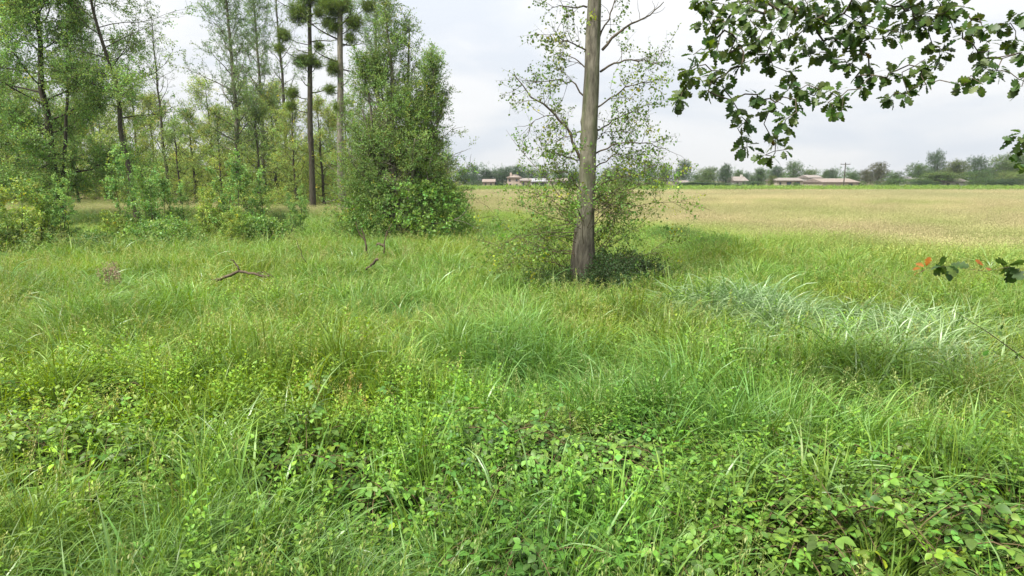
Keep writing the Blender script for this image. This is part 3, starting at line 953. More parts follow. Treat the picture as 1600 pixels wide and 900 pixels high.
# big leafy tree at the left edge, two stems
p = gp(97, 342, 33)
t1 = make_tree('leafy_tree', 21, p, 17, .22, 5.4, lambda u: .55 + .45 * math.sin(math.pi * u), 46,
               'big dense green tree at the left edge with its dark trunk showing in the gap', base=(1.7, 1.9, 1.6), lib=LIB_OVATE, size=1.4, mult=2.2, dup=1, gap=.20, gsc=1.3,
               h0=.12, el=(-.15, 1.0), nb=11, ns=6, var=.16, clump=2.5, lean=(.0, 0), yellow=.01)
rng = np.random.default_rng(77)
g = Geo()
pth = bend_path(rng, (0.05, 0, 1.6), (.28, .0, 1), 8.5, 8, .02, .05)
tube(g, pth, np.linspace(.11, .04, 9), 7)
g.obj('side_stem', M_BARKD, t1)
# leaning tree behind the saplings
p = gp(222, 335, 31)
make_tree('leaning_tree', 22, p, 15, .15, 3.6, egg, 30, 'slim dark tree leaning left between the big left tree and the saplings', base=(1.5, 1.65, 1.35), lib=LIB_OVATE, mult=2.0, dup=1, gap=.4, gsc=1.0,
          size=1.35, h0=.38, el=(.1, 1.0), nb=7, ns=4, lean=(-.13, 0), clump=2, wob=.08)
# far left young tree whose crown enters the frame
make_tree('leafy_tree', 24, gp(-60, 330, 36), 14, .2, 4.2, egg, 30, 'green tree cut by the left edge of the frame behind the saplings', base=(1.0, 1.2, 1.1), size=1.6, h0=.1, nb=9, ns=5, clump=2, mult=2.5)

# slim sparse poplars
sp = make_tree('sparse_poplar', 31, gp(371, 265, 52), 21, .24, 3.4, column, 46, 'tall thin poplar with airy grey-green crown left of the mistletoe trees', lib=LIB_OVATE,
               base=(1.1, 1.25, 1.3), size=1.4, h0=.22, el=(.5, 1.1), nb=6, ns=3, mult=2, var=.25, clump=2, bark=M_BARK, group='sparse poplars in the left wood')
sp2 = make_tree('sparse_poplar', 32, gp(262, 280, 58), 17, .17, 2.4, column, 32, 'thin almost bare poplar against the white sky gap at the left', lib=LIB_OVATE,
                base=(.9, 1.0, 1.0), size=1.0, h0=.25, el=(.6, 1.2), nb=4, ns=2, var=.25, bark=M_BARKD, group='sparse poplars in the left wood')
for px, Y, k, s, lab in ((412, 60, sp, .98, 'airy poplar just right of the tall thin poplar'),
                         (452, 72, sp2, 1.5, 'bare topped poplar left of the straight mistletoe tree'),
                         (600, 60, sp, 1.05, 'poplar rising behind the big shrubby tree'),
                         (150, 66, sp, 1.0, 'poplar glimpsed through the big left tree')):
    copy_tree(k, gp(px, 285, Y), rs.uniform(0, 6), s, lab)

# mistletoe trees
def mistletoe_tree(seed, px, Y, H, r0, lab, balls, lean, col, bark=None):
    rng = np.random.default_rng(seed)
    base_ = gp(px[0], 300, Y)
    root = empty('mistletoe_tree', base_, lab, 'tree', 'trees carrying mistletoe')
    path = trunk_path(rng, H, 16, lean, .04)
    g = Geo(); rad = r0 * (1 - .75 * np.linspace(0, 1, 17))
    tube(g, path, rad, 8, rough=.08, rng=rng)
    g.obj('trunk', bark or M_BARK, root)
    gb = Geo()
    P, D = crown(rng, path, r0, lambda u: .5 + .5 * math.sin(math.pi * u), 3.2, 20, .35, (.1, .9), 4, 2, .05, gb=gb)
    for (bx, by, br) in balls:
        w = at(bx, by, Y + rng.uniform(-.8, .8)) - base_
        t = np.clip((w[2] - abs(w[0] - path[0][0]) * .5) / H, .1, .97)
        q, _ = along(path, t)
        mid = (q + w) / 2 + (0, 0, -.15)
        tube(gb, np.array([q, mid, w]), (.035, .03, .02), 5, cap=False)
    b = gb.obj('branchwork', M_BARKD, root); b['kind'] = 'stuff'
    P = np.concatenate([P, P + rng.normal(0, .4, P.shape)]); D = np.concatenate([D, -D])
    foliage('foliage', rng, LIB_OVATE, P, D, 1.15, (1.3, 1.45, 1.3), root, .25, 2)
    for (bx, by, br) in balls:
        w = at(bx, by, Y) - base_
        rad_ = br / FPX * Y
        n = int(90 + 620 * rad_ * rad_)
        d = nrm(rng.normal(0, 1, (n, 3)))
        Pm = np.tile(w, (n, 1)) + d * rad_ * rng.uniform(.15, .72, (n, 1))
        Pm[:, 2] *= 1
        m = empty('mistletoe_ball', base_ + 0, 'x', 'mistletoe') if False else None
        rot = dir2euler(nrm(rng.normal(0, 1, (n, 3))), rng.uniform(0, 6, n))
        o = scatter('mistletoe', LIB_MISTLE, Pm, rot, np.full(n, .95), tints(rng, Pm, (.95, 1.05, .42), .25, .5), rng.integers(0, 4, n), root)
        o['kind'] = 'stuff'
    return root
mistletoe_tree(41, (487,), 47, 24, .25, 'straight dark trunked tree hung with round mistletoe balls, left of the pair',
               [(467, 20, 25), (443, 55, 15), (437, 76, 10), (457, 145, 13), (470, 96, 15), (484, 94, 14), (455, 165, 8), (498, 72, 8), (481, -6, 22), (495, 100, 7), (505, 4, 12)], (.045, 0), 0, M_BARKD)
mistletoe_tree(42, (533,), 44, 25, .30, 'pale trunked mistletoe tree rising behind the shrubby tree, right of the pair',
               [(520, 12, 25), (552, 36, 19), (522, 106, 17), (516, 140, 8), (575, 10, 12), (524, 42, 14), (512, 35, 10), (530, 168, 10), (540, 8, 14), (498, 20, 9), (548, 60, 9)], (.035, 0), 0)

# the big shrubby tree
p = gp(622, 362, 26)
rng = np.random.default_rng(51)
bt_ = empty('shrubby_tree', p, 'broad shrubby tree with leafy skirt to the ground, right end of the wood', 'tree')
stems = []
for k, (dx, H, ln) in enumerate(((.0, 9.4, (-.01, .0)), (-.5, 7.4, (-.12, .03)), (.4, 7.3, (.17, -.03)), (-.1, 6.0, (.36, .05)), (-.4, 5.6, (-.22, -.04)), (.2, 8.8, (.06, .05)), (-.3, 7.6, (-.05, -.06)), (.3, 7.2, (.22, .06)))):
    g = Geo(); path = trunk_path(rng, H, 12, ln, .05) + np.array((dx * .5, rng.normal(0, .2), 0))
    rad = .15 * (1 - .8 * np.linspace(0, 1, 13)) * (1.2 if k == 0 else .8)
    tube(g, path, rad, 7, rough=.06, rng=rng); g.obj('stem', M_BARK, bt_); stems.append(path)
gb = Geo(); Ps, Ds = [], []
for path, rr_ in zip(stems, (2.9, 2.6, 2.9, 2.5, 2.4, 2.3, 2.5, 2.7)):
    P, D = crown(rng, path, .15, lambda u: 1.04 - .86 * u, rr_, 24, .16, (.0, 1.25), 7, 4, .07, gb=gb)
    Ps.append(P); Ds.append(D)
b = gb.obj('branchwork', M_BARK, bt_); b['kind'] = 'stuff'
P, D = gaps(np.concatenate(Ps), np.concatenate(Ds), .75, .20, 2)
foliage('foliage', rng, LIB_OVATE, P, D, 1.0, (1.3, 1.45, 1.15), bt_, .2, 1.6, yellow=.02)
# lower skirt: finer, greyer shoots
n = 3600
a = rng.uniform(0, 6.28, n); hh = rng.random(n) ** 1.15
rad = (2.9 + .25 * np.sin(a * 3 + 1) + .2 * np.sin(a * 7)) * (1 - .60 * hh ** 1.2) * np.clip(.8 + hh * 2.5, 0, 1) * rng.uniform(.5, 1.05, n)
P = np.stack([rad * np.cos(a) + .1 * hh, rad * np.sin(a) * .9, hh * 6.3 + .1], -1)
P[:, 2] += (fbm(a * 2 + 9, hh * 3, 6) - .5) * .6
D = nrm(np.stack([np.cos(a), np.sin(a), rng.uniform(-.2, .9, n)], -1) + rng.normal(0, .35, (n, 3)))
P, D = gaps(P, D, .7, .22, 3)
foliage('skirt_foliage', rng, LIB_OVATE, P, D, .95, (1.3, 1.42, 1.1), bt_, .22, .9, yellow=.03)
n = 1300
a = rng.uniform(0, 6.28, n); hh = rng.random(n)
rad = 2.5 * np.sqrt(np.clip(1 - (hh - .25) ** 2, .05, 1)) * rng.uniform(.7, 1.05, n)
P = np.stack([rad * np.cos(a) + .5, rad * np.sin(a) * .9 - .2, hh * 2.6 + .1], -1)
D = nrm(np.stack([np.cos(a), np.sin(a), rng.uniform(-.5, .6, n)], -1) + rng.normal(0, .3, (n, 3)))
foliage('skirt_foliage', rng, LIB_BROAD, P, D, .75, (1.3, 1.6, 1.1), bt_, .22, .7)

# saplings with pale broad leaves
def sapling(seed, loc, H, n_stem, lab, base=(1.45, 1.72, 1.5), spread=.6):
    rng = np.random.default_rng(seed)
    root = empty('sapling', loc, lab, 'sapling', 'pale leaved saplings before the left wood')
    Ps, Ds = [], []; gs = Geo()
    for k in range(n_stem):
        ln = rng.normal(0, .13, 2)
        path = trunk_path(rng, H * rng.uniform(.6, 1.12), 8, ln, .03) + np.array((rng.normal(0, spread), rng.normal(0, spread * .6), 0))
        tube(gs, path, np.linspace(.022, .006, 9), 5, cap=False)
        P, D = crown(rng, path, .03, lambda u: 1 - .7 * u, .66, 11, .06, (.3, 1.2), 3, 2, .05, gb=gs)
        Ps.append(P); Ds.append(D)
        Ps.append(path[3:]); Ds.append(np.tile((0, 0, 1.), (len(path) - 3, 1)))
    b = gs.obj('stem', M_TWIG, root)
    foliage('foliage', rng, LIB_BROAD, np.concatenate(Ps), np.concatenate(Ds), .54, base, root, .25, .6, yellow=.03)
    return root
s1 = sapling(61, gp(225, 372, 23), 3.6, 6, 'tall pale sapling clump in front of the leaning tree')
s2 = sapling(62, gp(395, 368, 24), 3.3, 6, 'pale sapling clump left of the dark little shrub')
s3 = sapling(63, gp(35, 380, 21), 2.7, 5, 'yellow green sapling clump near the left edge', base=(1.9, 1.85, 1.25))
for px, py, Y, k, sc, lab in ((275, 365, 25, s2, .85, 'sapling clump between the tall one and the sapling by the dark shrub'), (330, 362, 27, s3, .9, 'shorter sapling in the gap behind the others'),
                              (180, 372, 22.5, s3, .62, 'low sapling at the foot of the leaning tree'), (80, 376, 21.5, s1, .72, 'dark stemmed sapling in front of the big left trunk'),
                              (-20, 382, 20, s2, .8, 'sapling cut by the left edge'), (455, 352, 28, s1, .62, 'low sapling beside the shrubby tree'), (365, 372, 22.5, s3, .6, 'small sapling at the front of the clump row')):
    copy_tree(k, gp(px, py, Y), rs.uniform(0, 6), sc, lab)

# undergrowth shrubs
def shrub(seed, loc, Rr, H, lab, lib, size, base, n=900, cat='shrub', group=None, name='shrub', yellow=.0, clump=.8):
    rng = np.random.default_rng(seed)
    root = empty(name, loc, lab, cat, group)
    g = Geo()
    for k in range(7):
        a = rng.uniform(0, 6.28)
        pth = bend_path(rng, (rng.normal(0, .08), rng.normal(0, .08), 0), (math.cos(a) * .6, math.sin(a) * .6, 1), H * .85, 5, .02, .12)
        tube(g, pth, np.linspace(.03, .008, 6), 5, cap=False)
    g.obj('stem', M_TWIG, root)
    a = rng.uniform(0, 6.28, n); hh = rng.random(n)
    rad = Rr * (1 + .18 * np.sin(a * 3 + seed) + .12 * np.sin(a * 5 + hh * 6)) * np.sqrt(np.clip(1 - hh ** 2.2, .03, 1)) * rng.uniform(.4, 1.0, n)
    P = np.stack([rad * np.cos(a), rad * np.sin(a), hh * H * rng.uniform(.85, 1.08, n) + .05], -1)
    D = nrm(np.stack([np.cos(a), np.sin(a), .4 + hh], -1) + rng.normal(0, .4, (n, 3)))
    foliage('foliage', rng, lib, P, D, size, base, root, .22, clump, yellow)
    return root
shrub(71, gp(438, 362, 25), .30, 1.25, 'small dark cone shaped shrub between the saplings and the shrubby tree', LIB_FINE, .5, (.5, .75, .7), 420)
shrub(72, gp(258, 372, 22), 1.5, 1.0, 'low green bush spreading under the tall sapling clump', LIB_BROAD, .6, (1.35, 1.6, 1.2), 420, group='low bushes before the left wood')
shrub(73, gp(410, 370, 23.5), 1.2, 1.0, 'low green bush under the sapling by the dark shrub', LIB_BROAD, .6, (1.35, 1.6, 1.2), 360, group='low bushes before the left wood')
shrub(74, gp(60, 378, 21), 1.7, .8, 'low green bush along the left edge under the yellow green sapling', LIB_BROAD, .6, (1.5, 1.5, 1.2), 330, group='low bushes before the left wood')
shrub(75, gp(150, 380, 21), .9, .5, 'dark low weeds in front of the left trunk', LIB_BROAD, .5, (.85, 1.1, .9), 300, group='low bushes before the left wood')

# the wood behind: separate trees, ever deeper
wood = []
for k in range(4):
    rng = np.random.default_rng(600 + k)
    wood.append(make_tree('woodland_tree', 610 + k, (0, 0, -50), 11, .17, 3.3, (egg, round_, column, egg)[k], 30, 'x', lib=LIB_OVATE, size=1.7, mult=1.6, gap=.25, gsc=1.1,
                base=((2.2, 2.0, 1.5), (1.8, 1.85, 1.55), (2.3, 2.1, 1.7), (2.5, 2.15, 1.55))[k], h0=.08, el=(.0, 1.1), nb=6, ns=4, var=.25, clump=2.2, yellow=.02, bark=M_BARKD))
desc = ['olive green', 'fresh green', 'pale green', 'yellowish green']
spots = [(20, 52, 0, .95), (75, 60, 1, 1.0), (120, 55, 3, .75), (165, 63, 2, .95), (205, 54, 0, .85), (245, 68, 3, 1.0), (282, 50, 1, .62), (305, 60, 0, .85), (345, 54, 3, .75), (382, 66, 2, 1.05), (405, 52, 1, .8),
         (432, 60, 0, 1.0), (462, 50, 2, .72), (505, 52, 3, .8), (545, 58, 1, .85), (592, 50, 0, .75), (640, 56, 2, .72), (675, 62, 1, .62), (-40, 58, 2, 1.0), (-100, 56, 0, 1.1), (335, 80, 2, 1.25), (220, 80, 1, 1.3), (440, 82, 3, 1.3), (130, 84, 0, 1.4), (40, 86, 1, 1.4), (520, 84, 0, 1.1), (610, 86, 3, .95)]
WL = ['low on the far left, left of the big trunk', 'just left of the big left trunk', 'small one just right of the big left trunk', 'between the big left trunk and the leaning tree', 'right behind the leaning tree',
      'tall one just right of the leaning tree', 'small one under the white sky gap', 'in the middle under the sky gap', 'small one left of the tall thin poplar', 'tall one right behind the tall thin poplar', 'between the tall thin poplar and the straight mistletoe tree',
      'left of the straight mistletoe trunk', 'small one close against the straight mistletoe trunk', 'small one between both mistletoe trunks', 'behind the pale mistletoe trunk', 'left half of the shrubby tree hides it', 'behind the right half of the shrubby tree', 'rightmost of the wood, peeping past the shrubby tree',
      'beyond the left edge', 'well beyond the left edge', 'tall back row one filling the foot of the sky gap', 'tall back row one above the leaning tree', 'tall back row one left of the straight mistletoe tree', 'back row one seen through the big left tree', 'back row one at the left edge', 'back row one between the mistletoe trunks', 'back row one hidden by the shrubby tree']
first = set()
for i, (px, Y, k, s) in enumerate(spots):
    lab = '%s woodland tree, %s' % (desc[k], WL[i])
    loc = gp(px, 288, Y)
    if k not in first:
        first.add(k); o = wood[k]; o.location = tuple(loc); o.scale = (s, s, s)
        o['label'] = lab; o['group'] = 'trees of the left wood'
    else:
        copy_tree(wood[k], loc, rs.uniform(0, 6), (s * rs.uniform(.9, 1.15), s * rs.uniform(.9, 1.15), s), lab, 'trees of the left wood')

# undergrowth of the wood: shoots and scrub nobody could count
def undergrowth():
    r = np.random.default_rng(15); P = []
    for k in range(170):
        Y = r.uniform(50, 95); px = r.uniform(-120, 700)
        if 60 < px < 340 and Y < 66: continue
        c = at(px, 288, Y); hh = (r.uniform(3.0, 8.5) if Y > 62 else r.uniform(.8, 2.2)); rr = r.uniform(1.4, 2.8); m = int(50 + 28 * hh)
        d = nrm(r.normal(0, 1, (m, 3)))
        q = np.array((c[0], Y, hh * .4)) + d * r.uniform(.4, 1, (m, 1)) * (rr, rr, hh * .6)
        P.append(q[q[:, 2] > 0])
    P = np.concatenate(P); n = len(P)
    D = nrm(r.normal(0, .7, (n, 3)) + (0, 0, .7))
    o = scatter('woodland_undergrowth', LIB_OVATE, P, dir2euler(D, r.uniform(0, 6, n)), r.uniform(1.3, 2.4, n), tints(r, P, (2.3, 2.05, 1.5), .25, 3.), r.integers(0, 6, n))
    tag(o, 'olive green scrub filling the floor of the left wood', 'undergrowth', kind='stuff')
undergrowth()

# ------------------------------------------------------------------ THE LONE TREE in the middle
CY = 13.4
rng = np.random.default_rng(81)
cb = at(911, 432, CY); cb[2] = float(gz(cb[0], cb[1])) - .1
lone = empty('lone_tree', cb, 'lone grey trunked tree standing mid field with sprouting side shoots', 'tree')
pts = [(911, 490, 25), (911, 445, 22.5), (911, 410, 20.5), (912, 375, 17), (914, 335, 14.8), (917, 290, 14), (919, 240, 13.6), (921, 190, 13.2), (924, 130, 12.4), (926, 70, 11.6), (929, 0, 10.8), (932, -80, 10.2), (935, -180, 9.6), (938, -300, 8.6)]
path = np.array([at(x, y, CY) for x, y, w in pts]) - cb; path[0, 2] = 0
rad = np.array([w for x, y, w in pts]) / FPX * CY
# finer rings, with ridged bark, knots and a flared foot
NR, NS = 170, 30
tq = np.linspace(0, len(path) - 1, NR)
path_f = np.stack([np.interp(tq, np.arange(len(path)), path[:, i]) for i in range(3)], -1)
rad_f = np.interp(tq, np.arange(len(path)), rad) * .93
ang = np.linspace(0, 2 * math.pi, NS, endpoint=False)
zz = path_f[:, 2][:, None]
cx_, sx_ = np.cos(ang)[None] * np.ones((NR, 1)), np.sin(ang)[None] * np.ones((NR, 1))
ridge = fbm(cx_ * 5.5 + 20, sx_ * 5.5 + zz * .8 + 20, 3, 3) - .5
lump = fbm(cx_ * 1.2 + 5, sx_ * 1.2 + zz * 1.6, 13, 2) - .5
knot = np.zeros((NR, NS))
for q in range(16):
    kz, ka = rng.uniform(.6, 8), rng.uniform(0, 6.28)
    knot += np.exp(-((zz - kz) / .07) ** 2 - ((np.angle(np.exp(1j * (ang[None] - ka)))) / .35) ** 2)
flare = .22 * np.exp(-zz / .35) * (1 + .8 * np.sin(ang[None] * 5 + 1))
rr_m = rad_f[:, None] * (1 + .16 * ridge * (1 + 1.2 * np.exp(-zz / 1.0)) + .14 * lump + .13 * knot + flare)
V_ = path_f[:, None, :] + np.stack([rr_m * cx_, rr_m * sx_, 0 * rr_m], -1)
ii = np.arange(NR - 1)[:, None] * NS; jj = np.arange(NS)[None]; kk = (jj + 1) % NS
g = Geo()
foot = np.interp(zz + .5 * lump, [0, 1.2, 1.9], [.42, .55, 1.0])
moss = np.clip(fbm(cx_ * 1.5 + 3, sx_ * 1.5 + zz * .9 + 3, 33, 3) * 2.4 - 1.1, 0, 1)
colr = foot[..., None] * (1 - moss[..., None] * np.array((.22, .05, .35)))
g.add(V_.reshape(-1, 3), np.stack([ii + jj, ii + kk, ii + NS + kk, ii + NS + jj], -1).reshape(-1, 4), colr.reshape(-1, 3))
g.obj('trunk', M_BARK, lone)
LP, LD = [], []
def limb(pxs, r0, leaves=0, spread=.12, depth=0.0, wigg=.03):
    pp = []
    for i, (x, y) in enumerate(pxs):
        pp.append(at(x, y, CY + depth * i / (len(pxs) - 1)) - cb)
    pp = np.array(pp)
    q = np.linspace(0, len(pp) - 1, len(pp) * 3)
    pf = np.stack([np.interp(q, np.arange(len(pp)), pp[:, i]) for i in range(3)], -1)
    pf[1:-1] += rng.normal(0, wigg * .6, (len(pf) - 2, 3))
    g = Geo(); tube(g, pf, np.linspace(r0, r0 * .25, len(pf)), 5, cap=False)
    # side twigs
    for k in range(int(6 + leaves * .4)):
        p0, d0 = along(pf, rng.uniform(.2, .98))
        tw = bend_path(rng, p0, d0 + rng.normal(0, .7, 3), rng.uniform(.25, .65), 4, .0, .2)
        tube(g, tw, np.linspace(.007, .003, 5), 3, cap=False)
        if leaves:
            for _ in range(2):
                a_, b_ = along(tw, rng.uniform(.3, 1)); LP.append(a_); LD.append(nrm(b_ + rng.normal(0, .4, 3)))
    for k in range(leaves):
        p0, d0 = along(pf, rng.uniform(.35, 1)); LP.append(p0 + rng.normal(0, spread, 3)); LD.append(nrm(d0 + rng.normal(0, .6, 3)))
    g.obj('branch', M_TWIG, lone)
limb([(907, 248), (888, 203), (859, 168), (824, 147), (803, 115)], .035, 12)
limb([(920, 160), (895, 128), (860, 125), (825, 130)], .022, 12, depth=.5)
limb([(917, 11), (888, 9), (861, 12)], .022, 1)
limb([(922, 80), (900, 70), (878, 62), (862, 42)], .02, 7, depth=-.6)
limb([(922, 110), (896, 92), (872, 78)], .018, 8, depth=.8)
limb([(941, 78), (973, 44), (1011, 27), (1037, 3)], .032, 0)
limb([(938, 112), (963, 96), (1000, 93), (1037, 104)], .026, 12)
limb([(936, 60), (955, 20), (970, -20)], .022, 8)
limb([(930, 240), (962, 225), (1000, 222), (1040, 232)], .02, 6)
limb([(930, 205), (955, 190), (990, 175), (1018, 160)], .02, 14, depth=.7)
limb([(930, 170), (960, 150), (990, 130), (1020, 128)], .02, 12, depth=-.7)
limb([(908, 250), (880, 245), (862, 230)], .016, 9, depth=-.5)
limb([(866, 180), (835, 186), (825, 210)], .010, 0, depth=.1)
limb([(908, 300), (886, 270), (868, 262)], .014, 10, depth=.5)
limb([(930, 262), (960, 240), (985, 245), (1015, 262)], .016, 14, depth=.6)
limb([(928, 300), (950, 282), (990, 275)], .016, 12, depth=-.6)
limb([(928, 225), (945, 205), (975, 205)], .014, 12, depth=.3)
limb([(915, 200), (890, 215), (870, 212), (850, 230)], .012, 9, depth=.6)
LP_, LD_ = np.array(LP), np.array(LD)
foliage('foliage', rng, LIB_SPARSE, LP_, LD_, .84, (1.05, 1.12, .85), lone, .25, .5, yellow=.06)
# upper crown above the picture
P, D = crown(rng, np.array([path_f[0] * 0 + path_f[int(i)] for i in np.linspace(130, 169, 8)]), .15, column, 2.6, 18, 0.3, (.3, 1.1), 5, 3, .05, gb=(gbx := Geo()))
b = gbx.obj('upper_branchwork', M_TWIG, lone); b['kind'] = 'stuff'
foliage('foliage', rng, LIB_SPARSE, P, D, 1.0, (1.1, 1.15, .9), lone, .25, .5)

# thicket of thin shoots round its foot
rng = np.random.default_rng(82)
th = empty('thicket', cb + np.array((0, -.15, .05)), 'tangled twiggy thicket round the foot of the lone tree', 'bush')
g = Geo(); TP, TD = [], []
for k in range(120):
    a = rng.uniform(0, 6.28)
    if math.sin(a) < -.35 and k % 3: continue
    p0 = np.array((math.cos(a) * .22, math.sin(a) * .22, rng.uniform(.1, 1.2) if k % 3 else rng.uniform(1.2, 2.3)))
    dx = math.cos(a) + (.15 if k % 2 else 0)
    pth = bend_path(rng, p0, (dx, math.sin(a), rng.uniform(.0, 1.1)), rng.uniform(.8, 2.5), 6, -.02, .18)
    tube(g, pth, np.linspace(.009, .0025, 7), 4, cap=False)
    for j in range(7):
        q, qd = along(pth, rng.uniform(.3, 1))
        tw = bend_path(rng, q, qd + rng.normal(0, .6, 3), rng.uniform(.15, .45), 3, -.02, .2)
        tube(g, tw, np.linspace(.005, .002, 4), 3, cap=False)
        if rng.random() < 1.1:
            TP.append(tw[-1]); TD.append(nrm(tw[-1] - tw[0]))
            TP.append(tw[1]); TD.append(nrm(tw[-1] - tw[0] + rng.normal(0, .2, 3)))
b = g.obj('shoots', M_DEAD, th); b.name = 'stem'; b['kind'] = 'stuff'
foliage('foliage', rng, LIB_SPARSE, np.array(TP), np.array(TD), .74, (1.1, 1.3, .8), th, .3, .4, yellow=.06)
# dark rank growth to the right of the foot
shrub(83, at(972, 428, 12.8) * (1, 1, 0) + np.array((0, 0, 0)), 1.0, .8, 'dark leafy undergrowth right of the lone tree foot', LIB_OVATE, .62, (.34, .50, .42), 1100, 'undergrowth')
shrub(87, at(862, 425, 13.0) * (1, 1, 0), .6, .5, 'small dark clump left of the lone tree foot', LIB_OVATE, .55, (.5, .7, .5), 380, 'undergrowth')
shrub(84, gp(1110, 392, 18.5), 1.5, .62, 'dark green weedy mound right of the lone tree near the dry field', LIB_FINE, .55, (1.3, 1.8, .8), 1100, 'undergrowth')
shrub(85, gp(1050, 352, 24), 1.6, .55, 'green weeds at the edge of the dry field right of the lone trunk', LIB_FINE, .7, (1.2, 1.6, .9), 800, 'undergrowth')
shrub(86, gp(985, 440, 12.3), .5, .45, 'pale leafy weed clump in front of the dark undergrowth', LIB_BROAD, .38, (1.3, 1.6, 1.5), 260, 'undergrowth')

# ------------------------------------------------------------------ DEAD WOOD in the grass
def stick(name, Y, lines, label, cat, dz=0.0):
    base = at(lines[0][0][0][0], lines[0][0][0][1], Y); base[2] = float(gz(base[0], base[1]))
    root = empty(name, base, label, cat)
    rng = np.random.default_rng(int(base[1] * 100))
    for pts_, r0, r1 in lines:
        pp = np.array([at(x, y, Y) - base for x, y in pts_])
        q = np.linspace(0, len(pp) - 1, len(pp) * 3)
        pf = np.stack([np.interp(q, np.arange(len(pp)), pp[:, i]) for i in range(3)], -1)
        pf += rng.normal(0, .012, pf.shape)
        g = Geo(); tube(g, pf, np.linspace(r0, r1, len(pf)), 7, rough=.15, rng=rng)
        g.obj('branch', M_DEAD, root)
    return root
stick('fallen_branch', 12.6, [([(338, 440), (350, 434), (372, 424), (392, 427), (420, 432)], .035, .025), ([(374, 425), (370, 414), (362, 404)], .022, .010), ([(350, 434), (344, 438), (330, 436)], .018, .008), ([(400, 428), (412, 424), (430, 436)], .012, .006)],
      'forked dead branch lying in the grass left of centre', 'branch')
stick('broken_stump', 17.5, [([(573, 396), (571, 375), (565, 356)], .035, .02), ([(571, 375), (560, 362), (556, 345)], .02, .008)], 'thin broken dead stump in front of the shrubby tree', 'stump')
stick('broken_stump', 17.5, [([(600, 396), (601, 380), (604, 362)], .026, .012), ([(601, 384), (592, 380), (588, 384)], .045, .02), ([(603, 370), (612, 350)], .02, .01)], 'forked dead stump with a brown knot, right of the thin stump', 'stump')
stick('leaning_stick', 14, [([(572, 422), (580, 413), (590, 404)], .02, .035)], 'short dark stick leaning up out of the grass', 'stick')
stick('dead_stalk', 15, [([(478, 412), (470, 392), (462, 372)], .010, .005)], 'lone thin dead stalk standing in the grass', 'stalk')
stick('dead_log', 11.2, [([(1020, 466), (1034, 463), (1048, 470)], .045, .035)], 'bit of dead wood in the grass right of the lone tree', 'log')

def dock(px, py, Y, seed, lab):
    r = np.random.default_rng(seed); loc = gp(px, py, Y)
    g = Geo()
    for s in range(7):
        pth = bend_path(r, (r.normal(0, .1), r.normal(0, .1), 0), (r.normal(0, .12), r.normal(0, .12), 1), r.uniform(.7, 1.0), 5, 0, .05)
        tube(g, pth, np.linspace(.005, .003, 6), 4, cap=False)
        n = 60; t = r.uniform(.55, 1, n)
        T = np.array([along(pth, a)[0] for a in t]) + r.normal(0, .025, (n, 3))
        tv, tf = leaf_tpl_small(.8)
        stamp(g, tv, tf, frames(r.normal(0, 1, (n, 3)) + (0, 0, .5)), T, r.uniform(.018, .035, n), np.ones((n, 3)) * r.uniform(.7, 1.2, (n, 1)))
    o = g.obj('seeding_weed', plain_mat('seed_head_%d' % seed, (.26, .17, .13), .9))
    o.location = tuple(loc); tag(o, lab, 'weed', 'brown seeding weeds at the left')
dock(163, 440, 13.2, 1, 'brown seed heads standing left of their twin plant in the left grass')
dock(194, 440, 13.2, 2, 'brown seed heads standing right of their twin plant in the left grass')

# orange dead leaf caught in the weeds, bottom left
g = Geo(); tv, tf = leaf_tpl(.42, .2, .2)
M = frames(np.array([(.05, -.1, 1.), (.1, .1, -1.)]), np.array([(0, -1., .2), (0, -1., .2)]))
stamp(g, tv, tf, M, np.array([(0, 0, 0), (.0, 0, 0)]), np.array((.10, .07)), np.ones((2, 3)))
o = g.obj('dead_leaf', leaf_mat('orange_dead_leaf', (.42, .17, .05), tint=False))
o.location = tuple(at(84, 738, 4.7)); tag(o, 'withered orange leaf caught in the weeds at the lower left', 'leaf')

